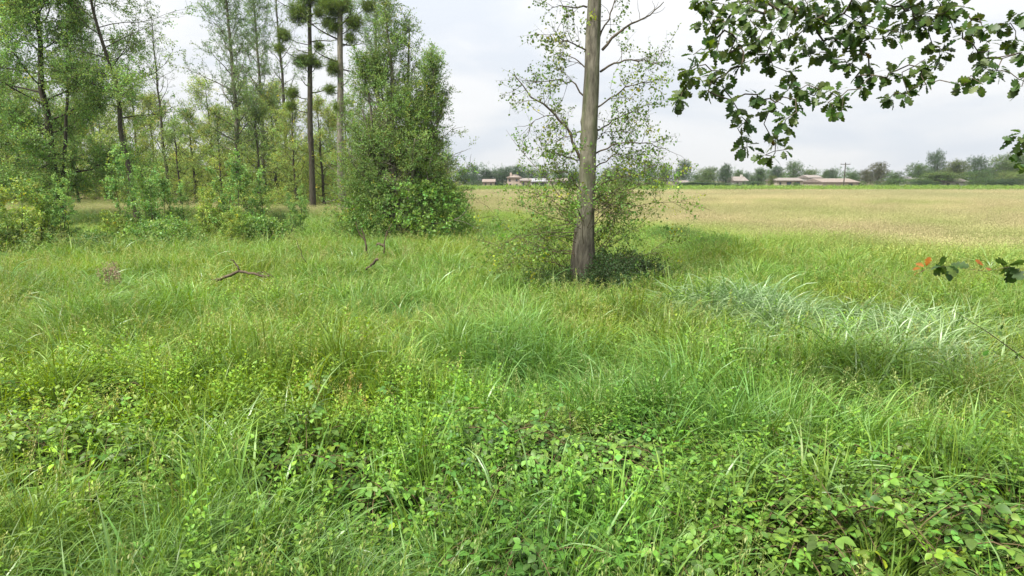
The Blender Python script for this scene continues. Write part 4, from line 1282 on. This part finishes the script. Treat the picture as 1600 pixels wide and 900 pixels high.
# ------------------------------------------------------------------ THE OVERHANGING OAK, upper right
ZC = [(190,40),(240,60),(300,20),(230,110),(290,100),(185,110),(320,150),(250,170),(200,220),(150,240),(250,230),(310,230),(125,310),(90,440),(70,460),(110,400),(130,350),(180,340),(170,290),(230,310),(215,400),(290,330),(290,400),(320,440),(240,370),
(360,290),(370,230),(400,200),(430,240),(440,170),(480,190),(430,130),(400,90),(460,60),(420,30),(500,30),(540,70),(560,120),(500,130),(560,180),(520,240),(500,290),(580,240),(580,320),(600,60),(640,110),(600,160),(650,20),(700,60),(690,130),(740,30),(760,100),(720,180),(780,180),(830,140),(810,60),(860,30),(860,90),(900,110),(850,190),(770,260),(830,290),(890,240),(920,290),(860,340),(880,390),(940,330),(900,60),(960,130),(1000,160),(1040,170),(980,40),(1030,30),(1080,50),(1120,90),(1090,150),(1150,120),(1130,20),(1180,60),(1240,30),(1230,100),(1290,60),(1290,130),(1200,200),(1230,270),(1250,230),(1170,290),(1120,290),(1150,310),(1040,310),(1070,350),(1000,340),(1060,430),(1010,430),(1090,410),(1170,370),(1340,30),(1370,90),(1380,160),(1330,170),(1420,120),(1450,190),(1400,230),(1440,260),(1480,310),(1430,300),(1380,340),(1335,375),(1420,370),(1500,120),(1540,100),(1590,80),(1560,190),(1590,230),(1580,350),(1590,380),
(440,440),(430,415),(510,450),(480,490),(350,490),(325,520),(350,560),(390,540),(370,610),(350,650),(385,650),(560,400),(610,440),(600,480),(560,520),(550,550),(570,350),(620,390),(700,390),(680,420),(760,390),(740,450),(790,430),(800,490),(760,470),(490,600),(510,630),(465,680),(490,700),(560,655),
(250,0),(350,0),(430,-10),(530,0),(610,0),(690,0),(770,0),(850,-10),(930,0),(1000,-10),(1080,0),(1160,-10),(1200,0),(220,10),(180,0),(380,20),(310,70),(360,60),(370,130),(340,190),(470,240),(530,180),(650,200),(660,250),(620,190),(700,240),(740,230),(800,120),(730,110),(680,90),(640,60),(570,30),(880,150),(920,170),(1060,110),(1180,130),(1150,70),(1250,60),(1270,90)]
NATURE_RED = {(125, 310), (400, 235), (890, 240), (700, 420), (1370, 160), (490, 600)}
rng = np.random.default_rng(91)
OY = 5.1
trunk_at = np.array((8.6, 3.6, 0.)); trunk_at[2] = float(gz(8.6, 3.6))
oak = empty('oak_tree', trunk_at, 'oak whose leafy boughs hang into the upper right, lobed dark leaves', 'tree')
g = Geo(); tp = trunk_path(rng, 11, 14, (-.04, .02), .05)
tube(g, tp, np.linspace(.34, .10, 15) * np.array([1.4] + [1.] * 14), 12, rough=.06, rng=rng)
g.obj('trunk', M_BARK, oak)
C3 = []
for zx, zy in ZC:
    px, py = 1030 + zx / 2.807, zy / 2.807
    dep = OY + (vnoise(np.array(px / 90.), np.array(py / 70.), 4) - .5) * 1.5 + rng.normal(0, .12)
    C3.append(at(px, py, float(dep)))
C3 = np.array(C3)
# boughs above the frame
b1 = np.array([(8.4, 3.7, 3.9), (7.3, 4.1, 4.35), (6.2, 4.5, 4.55), (5.0, 4.9, 4.55), (3.9, 5.1, 4.45), (2.9, 5.2, 4.35), (2.1, 5.2, 4.15)])
b2 = np.array([(8.4, 3.7, 3.2), (7.2, 4.3, 3.6), (6.0, 4.9, 3.95), (5.1, 5.2, 4.12), (4.2, 5.3, 4.15)])
anchors = []
for bp_, r0, r1 in ((b1, .09, .018), (b2, .06, .014)):
    q = np.linspace(0, len(bp_) - 1, 26)
    pf = np.stack([np.interp(q, np.arange(len(bp_)), bp_[:, i]) for i in range(3)], -1)
    pf[1:-1] += rng.normal(0, .02, (24, 3))
    g = Geo(); tube(g, pf - trunk_at, np.linspace(r0, r1, 26), 7, rough=.05, rng=rng)
    g.obj('branch', M_TWIG, oak)
    anchors += list(pf[6:])
# grow twigs from bough to every leaf cluster (nearest-joined tree)
nodes = [np.array(a) for a in anchors]; deg = [0.0] * len(nodes); parent = [-1] * len(nodes)
left = list(range(len(C3)))
dist = np.array([[np.linalg.norm(c - n_) for n_ in nodes] for c in C3])
best = dist.argmin(1); bd_ = dist.min(1)
edges = []
while left:
    i = min(left, key=lambda k: bd_[k]); left.remove(i)
    nodes.append(C3[i]); parent.append(int(best[i])); j = len(nodes) - 1
    deg.append(0.); edges.append((int(best[i]), j))
    for k in left:
        dd = np.linalg.norm(C3[k] - C3[i]) * (1.0 if C3[k][2] < C3[i][2] + .05 else 1.4) + .04
        if dd < bd_[k]: bd_[k] = dd; best[k] = j
load = [1.0] * len(nodes)
for a, b in reversed(edges): load[a] += load[b]
gt = Geo(); cl_dir = {}
for a, b in edges:
    A, B = nodes[a], nodes[b]
    mid = (A + B) / 2 + rng.normal(0, .02, 3) + (0, 0, .02)
    q = np.array([A, mid, B]) - trunk_at
    ra, rb = .0022 + .0011 * math.sqrt(load[b]), .002 + .0009 * math.sqrt(load[b])
    tube(gt, q, (ra, (ra + rb) / 2, rb), 5, cap=False)
    cl_dir[b] = nrm(B - A)
tv, tf = oak_tpl()
leafT, leafD, leafU, leafZ, leafC = [], [], [], [], []
def leaf_cluster(c, d, n, z=(.070, .112), col=(1, 1, 1), red=False, face=False):
    for k in range(n):
        a = rng.uniform(0, 6.28)
        e1 = nrm(np.cross(d, (.2, .9, .3))); e2 = np.cross(d, e1)
        ax = nrm(d * rng.uniform(-.1, .9) + math.cos(a) * e1 + math.sin(a) * e2 + (0, 0, -.30))
        p0 = c - d * rng.uniform(0, .05)
        leafT.append(p0 + ax * .012); leafD.append(ax)
        leafU.append(nrm(np.array((0, 0, 1.)) + rng.normal(0, .55, 3) + (0, -.35, 0))); leafZ.append(rng.uniform(*z))
        if face: leafU[-1] = nrm(np.array((0, -1., .35)) + rng.normal(0, .35, 3))
        cc = np.array(col) * rng.uniform(.6, 1.45) * np.array((rng.uniform(.8, 1.35), 1, rng.uniform(.7, 1.2)))
        if red and rng.random() < .35: cc = np.array((2.3, .95, .8)) * rng.uniform(.6, 1.0)
        leafC.append(cc)
off0 = len(anchors)
for i in range(off0, len(nodes)):
    c = nodes[i]; d = cl_dir[i]
    idx = int(np.argmin(np.linalg.norm(C3 - c, axis=1)))
    leaf_cluster(c, nrm(d + (0, 0, -.2)), int(rng.integers(7, 12)), red=(ZC[idx] in NATURE_RED))
# fill beyond the picture's top and right edge
for k in range(90):
    a = anchors[int(rng.integers(0, len(anchors)))]
    tw = bend_path(rng, a, rng.normal(0, 1, 3) + (0, 0, .5), rng.uniform(.3, .9), 4, 0, .2)
    if tw[-1][2] < 4.35 : continue
    tube(gt, tw - trunk_at, np.linspace(.006, .002, 5), 4, cap=False)
    leaf_cluster(tw[-1], nrm(tw[-1] - tw[-2]), 7); leaf_cluster(tw[2], nrm(tw[-1] - tw[-2]), 4)
# low side branch coming in from the right: two sprigs with reddish tips
low = np.array([(8.45, 3.6, 2.0), (6.2, 3.8, 1.95), (4.6, 4.0, 1.93)] )
e2_ = at(1600, 426, 4.05); e1_ = at(1578, 417, 4.05); e0 = at(1540, 424, 4.0); f1 = at(1482, 416, 3.9); f0 = at(1447, 419, 3.85)
low = np.vstack([low, e2_, e1_, e0, f1, f0])
tube(gt, low - trunk_at, np.array([.012, .006, .0035, .0022, .0018, .0016, .0016, .0012][:len(low)]), 6, cap=False)
def sprig_at(c, d, n, z, col, **k): leaf_cluster(c, nrm(d), n, z, col, **k)
RED = (3.6, .95, .8)
sprig_at(at(1480, 412, 3.9), np.array((.6, 0, .3)), 12, (.075, .125), (.8, 1.0, .8), face=True); sprig_at(at(1440, 420, 3.85), np.array((-1., 0, -.1)), 5, (.045, .068), RED)
sprig_at(at(1578, 412, 4.05), np.array((.6, 0, .3)), 12, (.075, .125), (.8, 1.0, .8), face=True); sprig_at(at(1535, 418, 4.0), np.array((-1., 0, -.1)), 5, (.045, .068), RED)
# right edge leaves
for (x_, y_) in ((1590, 212), (1594, 234), (1595, 256), (1584, 222)):
    c = at(x_, y_, 4.6); sprig_at(c, np.array((-.6, 0, -.3)), 6, (.065, .095), (.8, .9, .8))
q = np.array([(8.4, 3.6, 2.7), (5.6, 4.3, 2.95), at(1600, 235, 4.6), at(1594, 214, 4.6)]) - trunk_at
tube(gt, q, (.02, .01, .006, .003), 5, cap=False)
# faint low twig with small dark leaves
q = np.array([(8.4, 3.6, 1.2), (5.2, 4.2, 1.1), at(1600, 560, 4.4), at(1545, 520, 4.3), at(1490, 486, 4.2)]) - trunk_at
tube(gt, q, (.016, .008, .004, .003, .0015), 5, cap=False)
for (x_, y_) in ((1560, 516), (1502, 492), (1545, 545), (1590, 550)): sprig_at(at(x_, y_, 4.3), np.array((-.6, 0, .1)), 2, (.04, .06), (1, 1.2, 1.2))
tw_ = gt.obj('twigs', M_TWIG, oak); tw_.name = 'twig'; tw_['kind'] = 'stuff'
T, D, U, Z, Cc = map(np.array, (leafT, leafD, leafU, leafZ, leafC))
FR = frames(D, U)
u_, v_ = proj(T)
vis = (u_ > -10) & (u_ < 1610) & (v_ > -12) & (T[:, 1] > 1)
score = np.where(vis, Z / T[:, 1], 0)
order = np.argsort(-score)
single = order[:300]; rest = order[300:]
variants = []
for dr, cu in ((.18, .10), (.35, .02), (.05, .25)):
    a, f = oak_tpl(dr, cu)
    for shade in range(6):
        g = Geo(); cl = [(.75, .85, .8), (1, 1, 1), (1.3, 1.15, .9), (1.5, 1.4, .9), (5.0, 1.1, .9), (.9, 1.15, 1.2)][shade]
        g.add(a, f, cl); variants.append((g.mesh('leaf', [M_LEAFN]), np.array(cl), (dr, cu)))
mask = []
for i in single:
    sh = int(np.argmin([np.linalg.norm(v[1] - Cc[i]) for v in variants[:6]]))
    me = variants[int(rng.integers(0, 3)) * 6 + sh][0]
    o = bpy.data.objects.new('leaf', me); COL.objects.link(o); o.parent = oak
    Mx = Matrix([list(FR[i][r]) + [0] for r in range(3)] + [[0, 0, 0, 1]])
    o.matrix_basis = Matrix.Translation(Vector(T[i] - trunk_at)) @ Mx @ Matrix.Diagonal((Z[i], Z[i], Z[i], 1))
g = Geo(); stamp(g, tv, tf, FR[rest], T[rest] - trunk_at, Z[rest], Cc[rest])
o = g.obj('leaf_mass', M_LEAFN, oak); o['kind'] = 'stuff'
print('oak leaves', len(T), 'visible', int(vis.sum()))
# crown of the oak outside the picture
P, D = crown(rng, tp[5:], .34, egg, 3.0, 16, .3, (.3, 1.1), 6, 3, .05, gb=(gbx := Geo()))
k = (P[:, 0] + trunk_at[0] > .9 * (P[:, 1] + trunk_at[1]) + 1.5)
b = gbx.obj('branchwork', M_TWIG, oak); b['kind'] = 'stuff'
foliage('foliage', rng, LIB_BROAD, P[k], D[k], .9, (.6, .75, .6), oak, .2)

# ------------------------------------------------------------------ FAR SIDE OF THE FIELD: trees, hedges, houses, pole
def far_tree_proto(seed, H, Rr, n, lumps, size):
    """one far tree: short trunk and an uneven crown of several masses with gaps"""
    r = np.random.default_rng(seed)
    g = Geo(); tp_ = trunk_path(r, H * .75, 6, (0, 0), .12); tube(g, tp_, np.linspace(.3, .08, 7), 6)
    me_t = g.mesh('trunk', [M_BARKD])
    P, D = [], []
    for k in range(lumps):
        a = r.uniform(0, 6.28); q = r.random()
        c = np.array((math.cos(a) * Rr * .62 * r.random() ** .5, math.sin(a) * Rr * .62 * r.random() ** .5, H * (.22 + .62 * q)))
        lr = Rr * r.uniform(.32, .55) * (1.1 - .45 * q)
        m = n // lumps
        d = nrm(r.normal(0, 1, (m, 3)))
        P.append(c + d * lr * r.uniform(.45, 1.05, (m, 1)) * (1, 1, .8)); D.append(nrm(d + r.normal(0, .3, (m, 3)) + (0, 0, .2)))
    return me_t, np.concatenate(P), np.concatenate(D), size
protos = [far_tree_proto(700 + i, 10, (3.6, 4.2, 3.0, 4.6)[i], 1100, (12, 15, 10, 18)[i], 2.6) for i in range(4)]
FAR = {}
def far_tree(px, top, wpx, Y, tone, lab, name='far_tree', cat='tree', group='trees along the far side of the field', base_y=289):
    tones = {'dark': (.62, .92, .85), 'mid': (.95, 1.25, .9), 'light': (1.35, 1.55, 1.0), 'olive': (1.3, 1.25, .75), 'purple': (1.1, .82, .8), 'pale': (1.9, 1.9, 1.4), 'blue': (.6, .88, .95)}
    k = len(FAR) % 4 if False else int(rs.integers(0, 4))
    key = (k, tone)
    w = at(px, 288, Y); H = at(px, top, Y)[2] * 1.03
    W_ = wpx / FPX * Y
    root = empty(name, (w[0], w[1], 0), lab, cat, group)
    me_t, P, D, size = protos[k]
    if key not in FAR:
        r = np.random.default_rng(len(FAR) + 50)
        tr = bpy.data.objects.new('trunk', me_t); COL.objects.link(tr); tr.parent = root
        fo = foliage('foliage', r, LIB_OVATE, P, D, size, tuple(.7 * q for q in tones[tone]), root, .3, 3.0)
        FAR[key] = (tr, fo)
    else:
        for s_ in FAR[key]:
            c = s_.copy(); COL.objects.link(c); c.parent = root
    Rp = (3.6, 4.2, 3.0, 4.6)[k]
    root.scale = (W_ / (Rp * 2), W_ / (Rp * 2), H / 10.0)
    root.rotation_euler = (0, 0, float(rs.uniform(0, 6.28)))
    return root
words_t = {'dark': 'dark green', 'mid': 'mid green', 'light': 'light green', 'olive': 'olive green', 'purple': 'brownish purple', 'pale': 'pale green', 'blue': 'bluish dark'}
FT = [(740, 258, 22, 235, 'blue', 'just right of the shrubby tree'), (762, 264, 36, 240, 'blue', 'above the small pink house'), (785, 262, 34, 245, 'dark', 'left behind the pink two-storey house'),
      (806, 258, 40, 245, 'blue', 'directly behind the pink two-storey house'), (830, 264, 30, 245, 'dark', 'right behind the pink two-storey house'), (852, 266, 34, 240, 'blue', 'above the grey sheds'),
      (878, 263, 30, 235, 'mid', 'left of the lone trunk, over the long roof'), (897, 266, 26, 240, 'dark', 'hard against the left of the lone trunk'),
      (725, 262, 30, 240, 'dark', 'touching the edge of the shrubby tree'),
      (948, 262, 24, 210, 'olive', 'just right of the lone trunk'), (966, 256, 26, 205, 'olive', 'second right of the lone trunk'), (990, 262, 26, 215, 'mid', 'between lone trunk and first tall right tree'), (1014, 252, 22, 205, 'mid', 'tall one right of the lone tree branches'), (1038, 256, 22, 205, 'light', 'left neighbour of the dark round tree'),
      (1067, 250, 32, 200, 'dark', 'tall dark and round, standing clear'), (1090, 272, 20, 215, 'mid', 'low one between dark round tree and light one'), (1106, 261, 34, 210, 'light', 'between the two dark round trees'), (1134, 256, 27, 200, 'dark', 'second dark and round, compact'),
      (1152, 266, 20, 215, 'mid', 'peeping over the dark compact tree'), (1167, 270, 20, 220, 'blue', 'behind the little white roofed house'), (1186, 262, 26, 215, 'mid', 'under the tip of the oak branch'), (1206, 274, 18, 195, 'olive', 'low one left of the cream farmhouse'),
      (1214, 259, 30, 235, 'blue', 'back row left of the tall spreading tree'), (1238, 252, 36, 225, 'mid', 'tall spreading one above the cream farmhouse'), (1268, 262, 28, 225, 'light', 'above the upper tiled roof'), (1287, 265, 16, 215, 'mid', 'slim one left of the pole'),
      (1300, 264, 18, 205, 'dark', 'pointed one beside the pole'), (1332, 268, 26, 215, 'mid', 'right of the pole over the long roof'), (1352, 262, 22, 210, 'purple', 'left shoulder of the purple tree'), (1370, 253, 30, 205, 'purple', 'copper leaved, standing alone'),
      (1398, 268, 30, 200, 'mid', 'right of the copper leaved tree'), (1432, 252, 40, 205, 'mid', 'left flank of the big group'), (1461, 235, 38, 215, 'dark', 'tallest of the big group'), (1488, 250, 40, 205, 'olive', 'middle of the big group'),
      (1521, 244, 46, 210, 'dark', 'broad one of the big group'), (1545, 256, 34, 225, 'blue', 'dip right of the big group'), (1565, 240, 44, 215, 'light', 'tall light one near the right edge'), (1590, 232, 40, 210, 'light', 'at the right edge behind the oak leaves'), (1640, 236, 60, 215, 'mid', 'just beyond the right edge')]
for px, top, w, Y, tone, where in FT:
    far_tree(px, top, w, Y, tone, '%s far tree, %s' % (words_t[tone], where))
FH = [(1395, 279, 60, 192, 'mid', 'beside the copper leaved tree'), (1340, 282, 30, 190, 'mid', 'right of the long tiled roof'), (1465, 269, 74, 195, 'light', 'bright, below the tallest tree'), (1440, 281, 50, 188, 'dark', 'low, below the grey roof'), (1525, 267, 50, 195, 'mid', 'domed, below the broad tree'),
      (1582, 265, 50, 192, 'pale', 'pale, near the right edge'), (1572, 279, 60, 188, 'dark', 'clipped dark, near the right edge'), (1520, 281, 26, 185, 'mid', 'round, covering the right end of the grey roofed house'), (1115, 284, 80, 190, 'dark', 'long and low, below the two dark round trees'),
      (1175, 283, 50, 188, 'dark', 'low, below the little white roofed house'), (1080, 284, 40, 192, 'mid', 'low, left of the long dark one'), (1246, 285, 16, 184, 'mid', 'small ball in front of the cream farmhouse'), (980, 280, 60, 192, 'olive', 'right of the lone trunk'), (745, 283, 34, 215, 'blue', 'left of the small pink house'),
      (780, 284, 24, 212, 'dark', 'between the two pink houses'), (1025, 283, 40, 190, 'mid', 'below the lone tree side shoots'), (1630, 275, 70, 188, 'mid', 'beyond the right edge'), (880, 285, 30, 212, 'mid', 'below the long roof left of the trunk')]
for px, top, w, Y, tone, where in FH:
    far_tree(px, top, w, Y, tone, '%s far bush, %s' % (words_t[tone], where), 'far_bush', 'bush', 'bushes along the far side of the field')
# a continuous line of distant woods behind everything
def distant_woods():
    r = np.random.default_rng(9)
    P = []
    for c in np.arange(-420, 520, 9.0):
        Yc = 330 + 40 * math.sin(c * .01) + r.uniform(-15, 15); hh = r.uniform(6.5, 10.5) * (1.15 if c < 20 else .95)
        m = 130; d = nrm(r.normal(0, 1, (m, 3)))
        P.append(np.array((c, Yc, hh * .45)) + d * r.uniform(.5, 1, (m, 1)) * (7.5, 5, hh * .55))
    P = np.concatenate(P); P = P[P[:, 2] > 0]; n = len(P)
    D = nrm(r.normal(0, .6, (n, 3)) + (0, -.3, .6))
    o = scatter('distant_woods', LIB_OVATE, P, dir2euler(D, r.uniform(0, 6, n)), r.uniform(4, 6.5, n), tints(r, P, (.62, .85, .9), .25, 12.), r.integers(0, 6, n))
    tag(o, 'low dark band of distant woods along the whole horizon', 'woods', kind='stuff')
distant_woods()

M_WALL = plain_mat('cream_render', (.36, .32, .25), .9, .08, .8); M_WPINK = plain_mat('pink_render', (.35, .29, .24), .9, .08, .8)
M_WGREY = plain_mat('grey_render', (.40, .40, .38), .9, .1, .8); M_WWHITE = plain_mat('white_render', (.42, .40, .37), .9, .06, .8)
M_DARKOP = plain_mat('window_glass', (.04, .05, .06), .25, .1); M_WOODS = plain_mat('shutter_paint', (.22, .16, .12), .6, .1)
def roof_mat(name, c):
    m = plain_mat(name, c, .85, .22, 2.2); return m
M_RPINK = roof_mat('pink_tiles', (.20, .165, .14)); M_RTAN = roof_mat('weathered_tiles', (.19, .168, .15)); M_RGREY = roof_mat('grey_roofing', (.26, .26, .27))
def boxg(g, x0, x1, y0, y1, z0, z1):
    v = [(x0, y0, z0), (x1, y0, z0), (x1, y1, z0), (x0, y1, z0), (x0, y0, z1), (x1, y0, z1), (x1, y1, z1), (x0, y1, z1)]
    g.add(v, [(0, 3, 2, 1), (4, 5, 6, 7), (0, 1, 5, 4), (1, 2, 6, 5), (2, 3, 7, 6), (3, 0, 4, 7)])
def house(px0, px1, ytop, yeave, Y, wall, roof, lab, openings, depth=8, hip=False, cat='house', ybase=291, chim=()):
    a, b = at(px0, 288, Y)[0], at(px1, 288, Y)[0]; Wd = b - a; cx = (a + b) / 2
    ze, zt = at(px0, yeave, Y)[2], at(px0, ytop, Y)[2]
    root = empty('house', (cx, Y, 0), lab, cat)
    h = Wd / 2
    g = Geo(); boxg(g, -h + .3, h - .3, 0, depth, -.2, ze)
    if not hip:   # gable ends fill the roof triangle
        for s in (-1, 1):
            xx = s * (h - .3)
            g.add([(xx, 0, ze), (xx, depth, ze), (xx, depth / 2, zt - .12), (xx - s * .25, 0, ze), (xx - s * .25, depth, ze), (xx - s * .25, depth / 2, zt - .12)], [(0, 1, 2), (3, 5, 4), (0, 2, 5, 3), (1, 4, 5, 2)])
    g.obj('wall', wall, root, smooth=False)
    g = Geo(); o_ = .45; k = (depth / 2 if hip else 0) * .9
    zl = ze - .12
    v = [(-h, -o_, zl), (h, -o_, zl), (h, depth + o_, zl), (-h, depth + o_, zl), (-h + k, depth / 2, zt), (h - k, depth / 2, zt)]
    v2 = [(x, y, z + .16) for x, y, z in v]
    F_ = [(0, 1, 5, 4), (2, 3, 4, 5), (0, 4, 3), (1, 2, 5)]
    g.add(v + v2, [tuple(i + 6 for i in f) for f in F_] + [(0, 1, 7, 6), (1, 2, 8, 7), (2, 3, 9, 8), (3, 0, 6, 9), (0, 3, 2, 1)])
    g.obj('roof', roof, root, smooth=False)
    for (x0, x1, z0, z1) in openings:      # fractions of the facade
        X0, X1, Z0, Z1 = -h + Wd * x0, -h + Wd * x1, ze * z0, ze * z1
        g = Geo(); boxg(g, X0, X1, -.06, .03, Z0, Z1)
        w = g.obj('window' if z0 > .1 else 'door', M_WOODS, root, smooth=False)
        g = Geo(); boxg(g, X0 + .1, X1 - .1, -.09, -.062, Z0 + .1, Z1 - .1)
        g.obj('pane', M_DARKOP, w, smooth=False)
    for cx_ in chim:
        X = -h + Wd * cx_
        g = Geo(); boxg(g, X - .35, X + .35, depth / 2 - .3, depth / 2 + .3, zt - .6, zt + .8); g.obj('chimney', wall, root, smooth=False)
    return root
house(753, 774, 280.5, 284, 205, M_WPINK, M_RPINK, 'small low pink house left of the two-storey pink house', [(.2, .35, .3, .8), (.6, .75, .3, .8)])
house(791, 815, 273.5, 277, 206, M_WPINK, M_RPINK, 'two-storey pink house with shallow roof near the shrubby tree', [(.15, .3, .6, .85), (.6, .75, .6, .85), (.2, .32, .1, .4), (.6, .75, 0, .4)], hip=True, chim=(.3,))
house(812, 831, 279, 282, 203, M_WPINK, M_RTAN, 'low wing joined to the right of the two-storey pink house', [(.2, .4, .2, .8), (.6, .8, .2, .8)])
house(829, 856, 279.5, 283.5, 214, M_WGREY, M_RGREY, 'grey shed between the pink houses and the lone trunk', [(.1, .4, 0, .8), (.55, .9, 0, .8)], cat='shed')
house(857, 888, 279, 282.5, 218, M_WALL, M_RPINK, 'long low house with orange roof left of the lone trunk', [(.15, .25, .3, .8), (.45, .55, 0, .8), (.75, .85, .3, .8)])
house(1062, 1077, 282, 285, 194, M_WWHITE, M_RTAN, 'tiny pale house below the tall dark round tree', [(.3, .6, .2, .8)])
house(1146, 1169, 276.5, 282.5, 205, M_WWHITE, M_RTAN, 'white roofed cottage between dark compact tree and oak tip', [(.2, .35, .3, .8), (.6, .75, .3, .8)], chim=(.8,))
house(1212, 1256, 278.5, 282, 192, M_WALL, M_RTAN, 'cream farmhouse with dark openings under the spreading tree', [(.12, .2, .3, .8), (.38, .56, 0, .85), (.66, .86, 0, .85)])
house(1262, 1284, 274, 277.5, 207, M_WWHITE, M_RTAN, 'upper storey house with tiled roof behind the cream farmhouse', [(.3, .5, .7, .9)])
house(1284, 1343, 279.5, 284.5, 188, M_WPINK, M_RPINK, 'long barn with broad pink tiled roof beside the pole', [(.7, .82, 0, .8)], depth=13, cat='barn')
house(1424, 1452, 275.5, 279.5, 203, M_WWHITE, M_RGREY, 'house with grey roof showing above the low dark bush', [(.3, .5, .5, .85)])
house(1474, 1514, 279.5, 284, 190, M_WWHITE, M_RTAN, 'low house with greyish tiled roof below the big tree group', [(.12, .25, .2, .8), (.5, .6, .2, .8)])
# utility pole
pb_ = at(1318, 290, 178)
pole = empty('utility_pole', (pb_[0], pb_[1], 0), 'wooden utility pole with crossbar in front of the long pink roof', 'pole')
zt = at(1318, 254, 178)[2]
g = Geo(); tube(g, np.array([(0, 0, 0), (0, 0, zt)]), (.17, .12), 8); g.obj('shaft', M_BARKD, pole)
g = Geo(); boxg(g, -1.4, 1.4, -.08, .08, zt - .55, zt - .38); g.obj('crossbar', M_BARKD, pole, smooth=False)
for x in (-1.2, 0, 1.2):
    g = Geo(); tube(g, np.array([(x, 0, zt - .38), (x, 0, zt - .1)]) + (0, .17 if x == 0 else 0, 0), (.05, .03), 6); g.obj('insulator', M_WGREY, pole)

# ------------------------------------------------------------------ HAZE
def haze():
    g = Geo(); boxg(g, -620, 620, -60, 560, -3.0, 40)
    m, n, l, out = new_mat('summer_air')
    v = n.new('ShaderNodeVolumePrincipled')
    v.inputs['Color'].default_value = (.80, .88, 1.0, 1)
    v.inputs['Density'].default_value = .0002
    v.inputs['Anisotropy'].default_value = .2
    l.new(v.outputs[0], out.inputs['Volume'])
    o = g.obj('haze', m, smooth=False, vc=False)
    o['kind'] = 'stuff'
HAZE = True
if HAZE: haze()
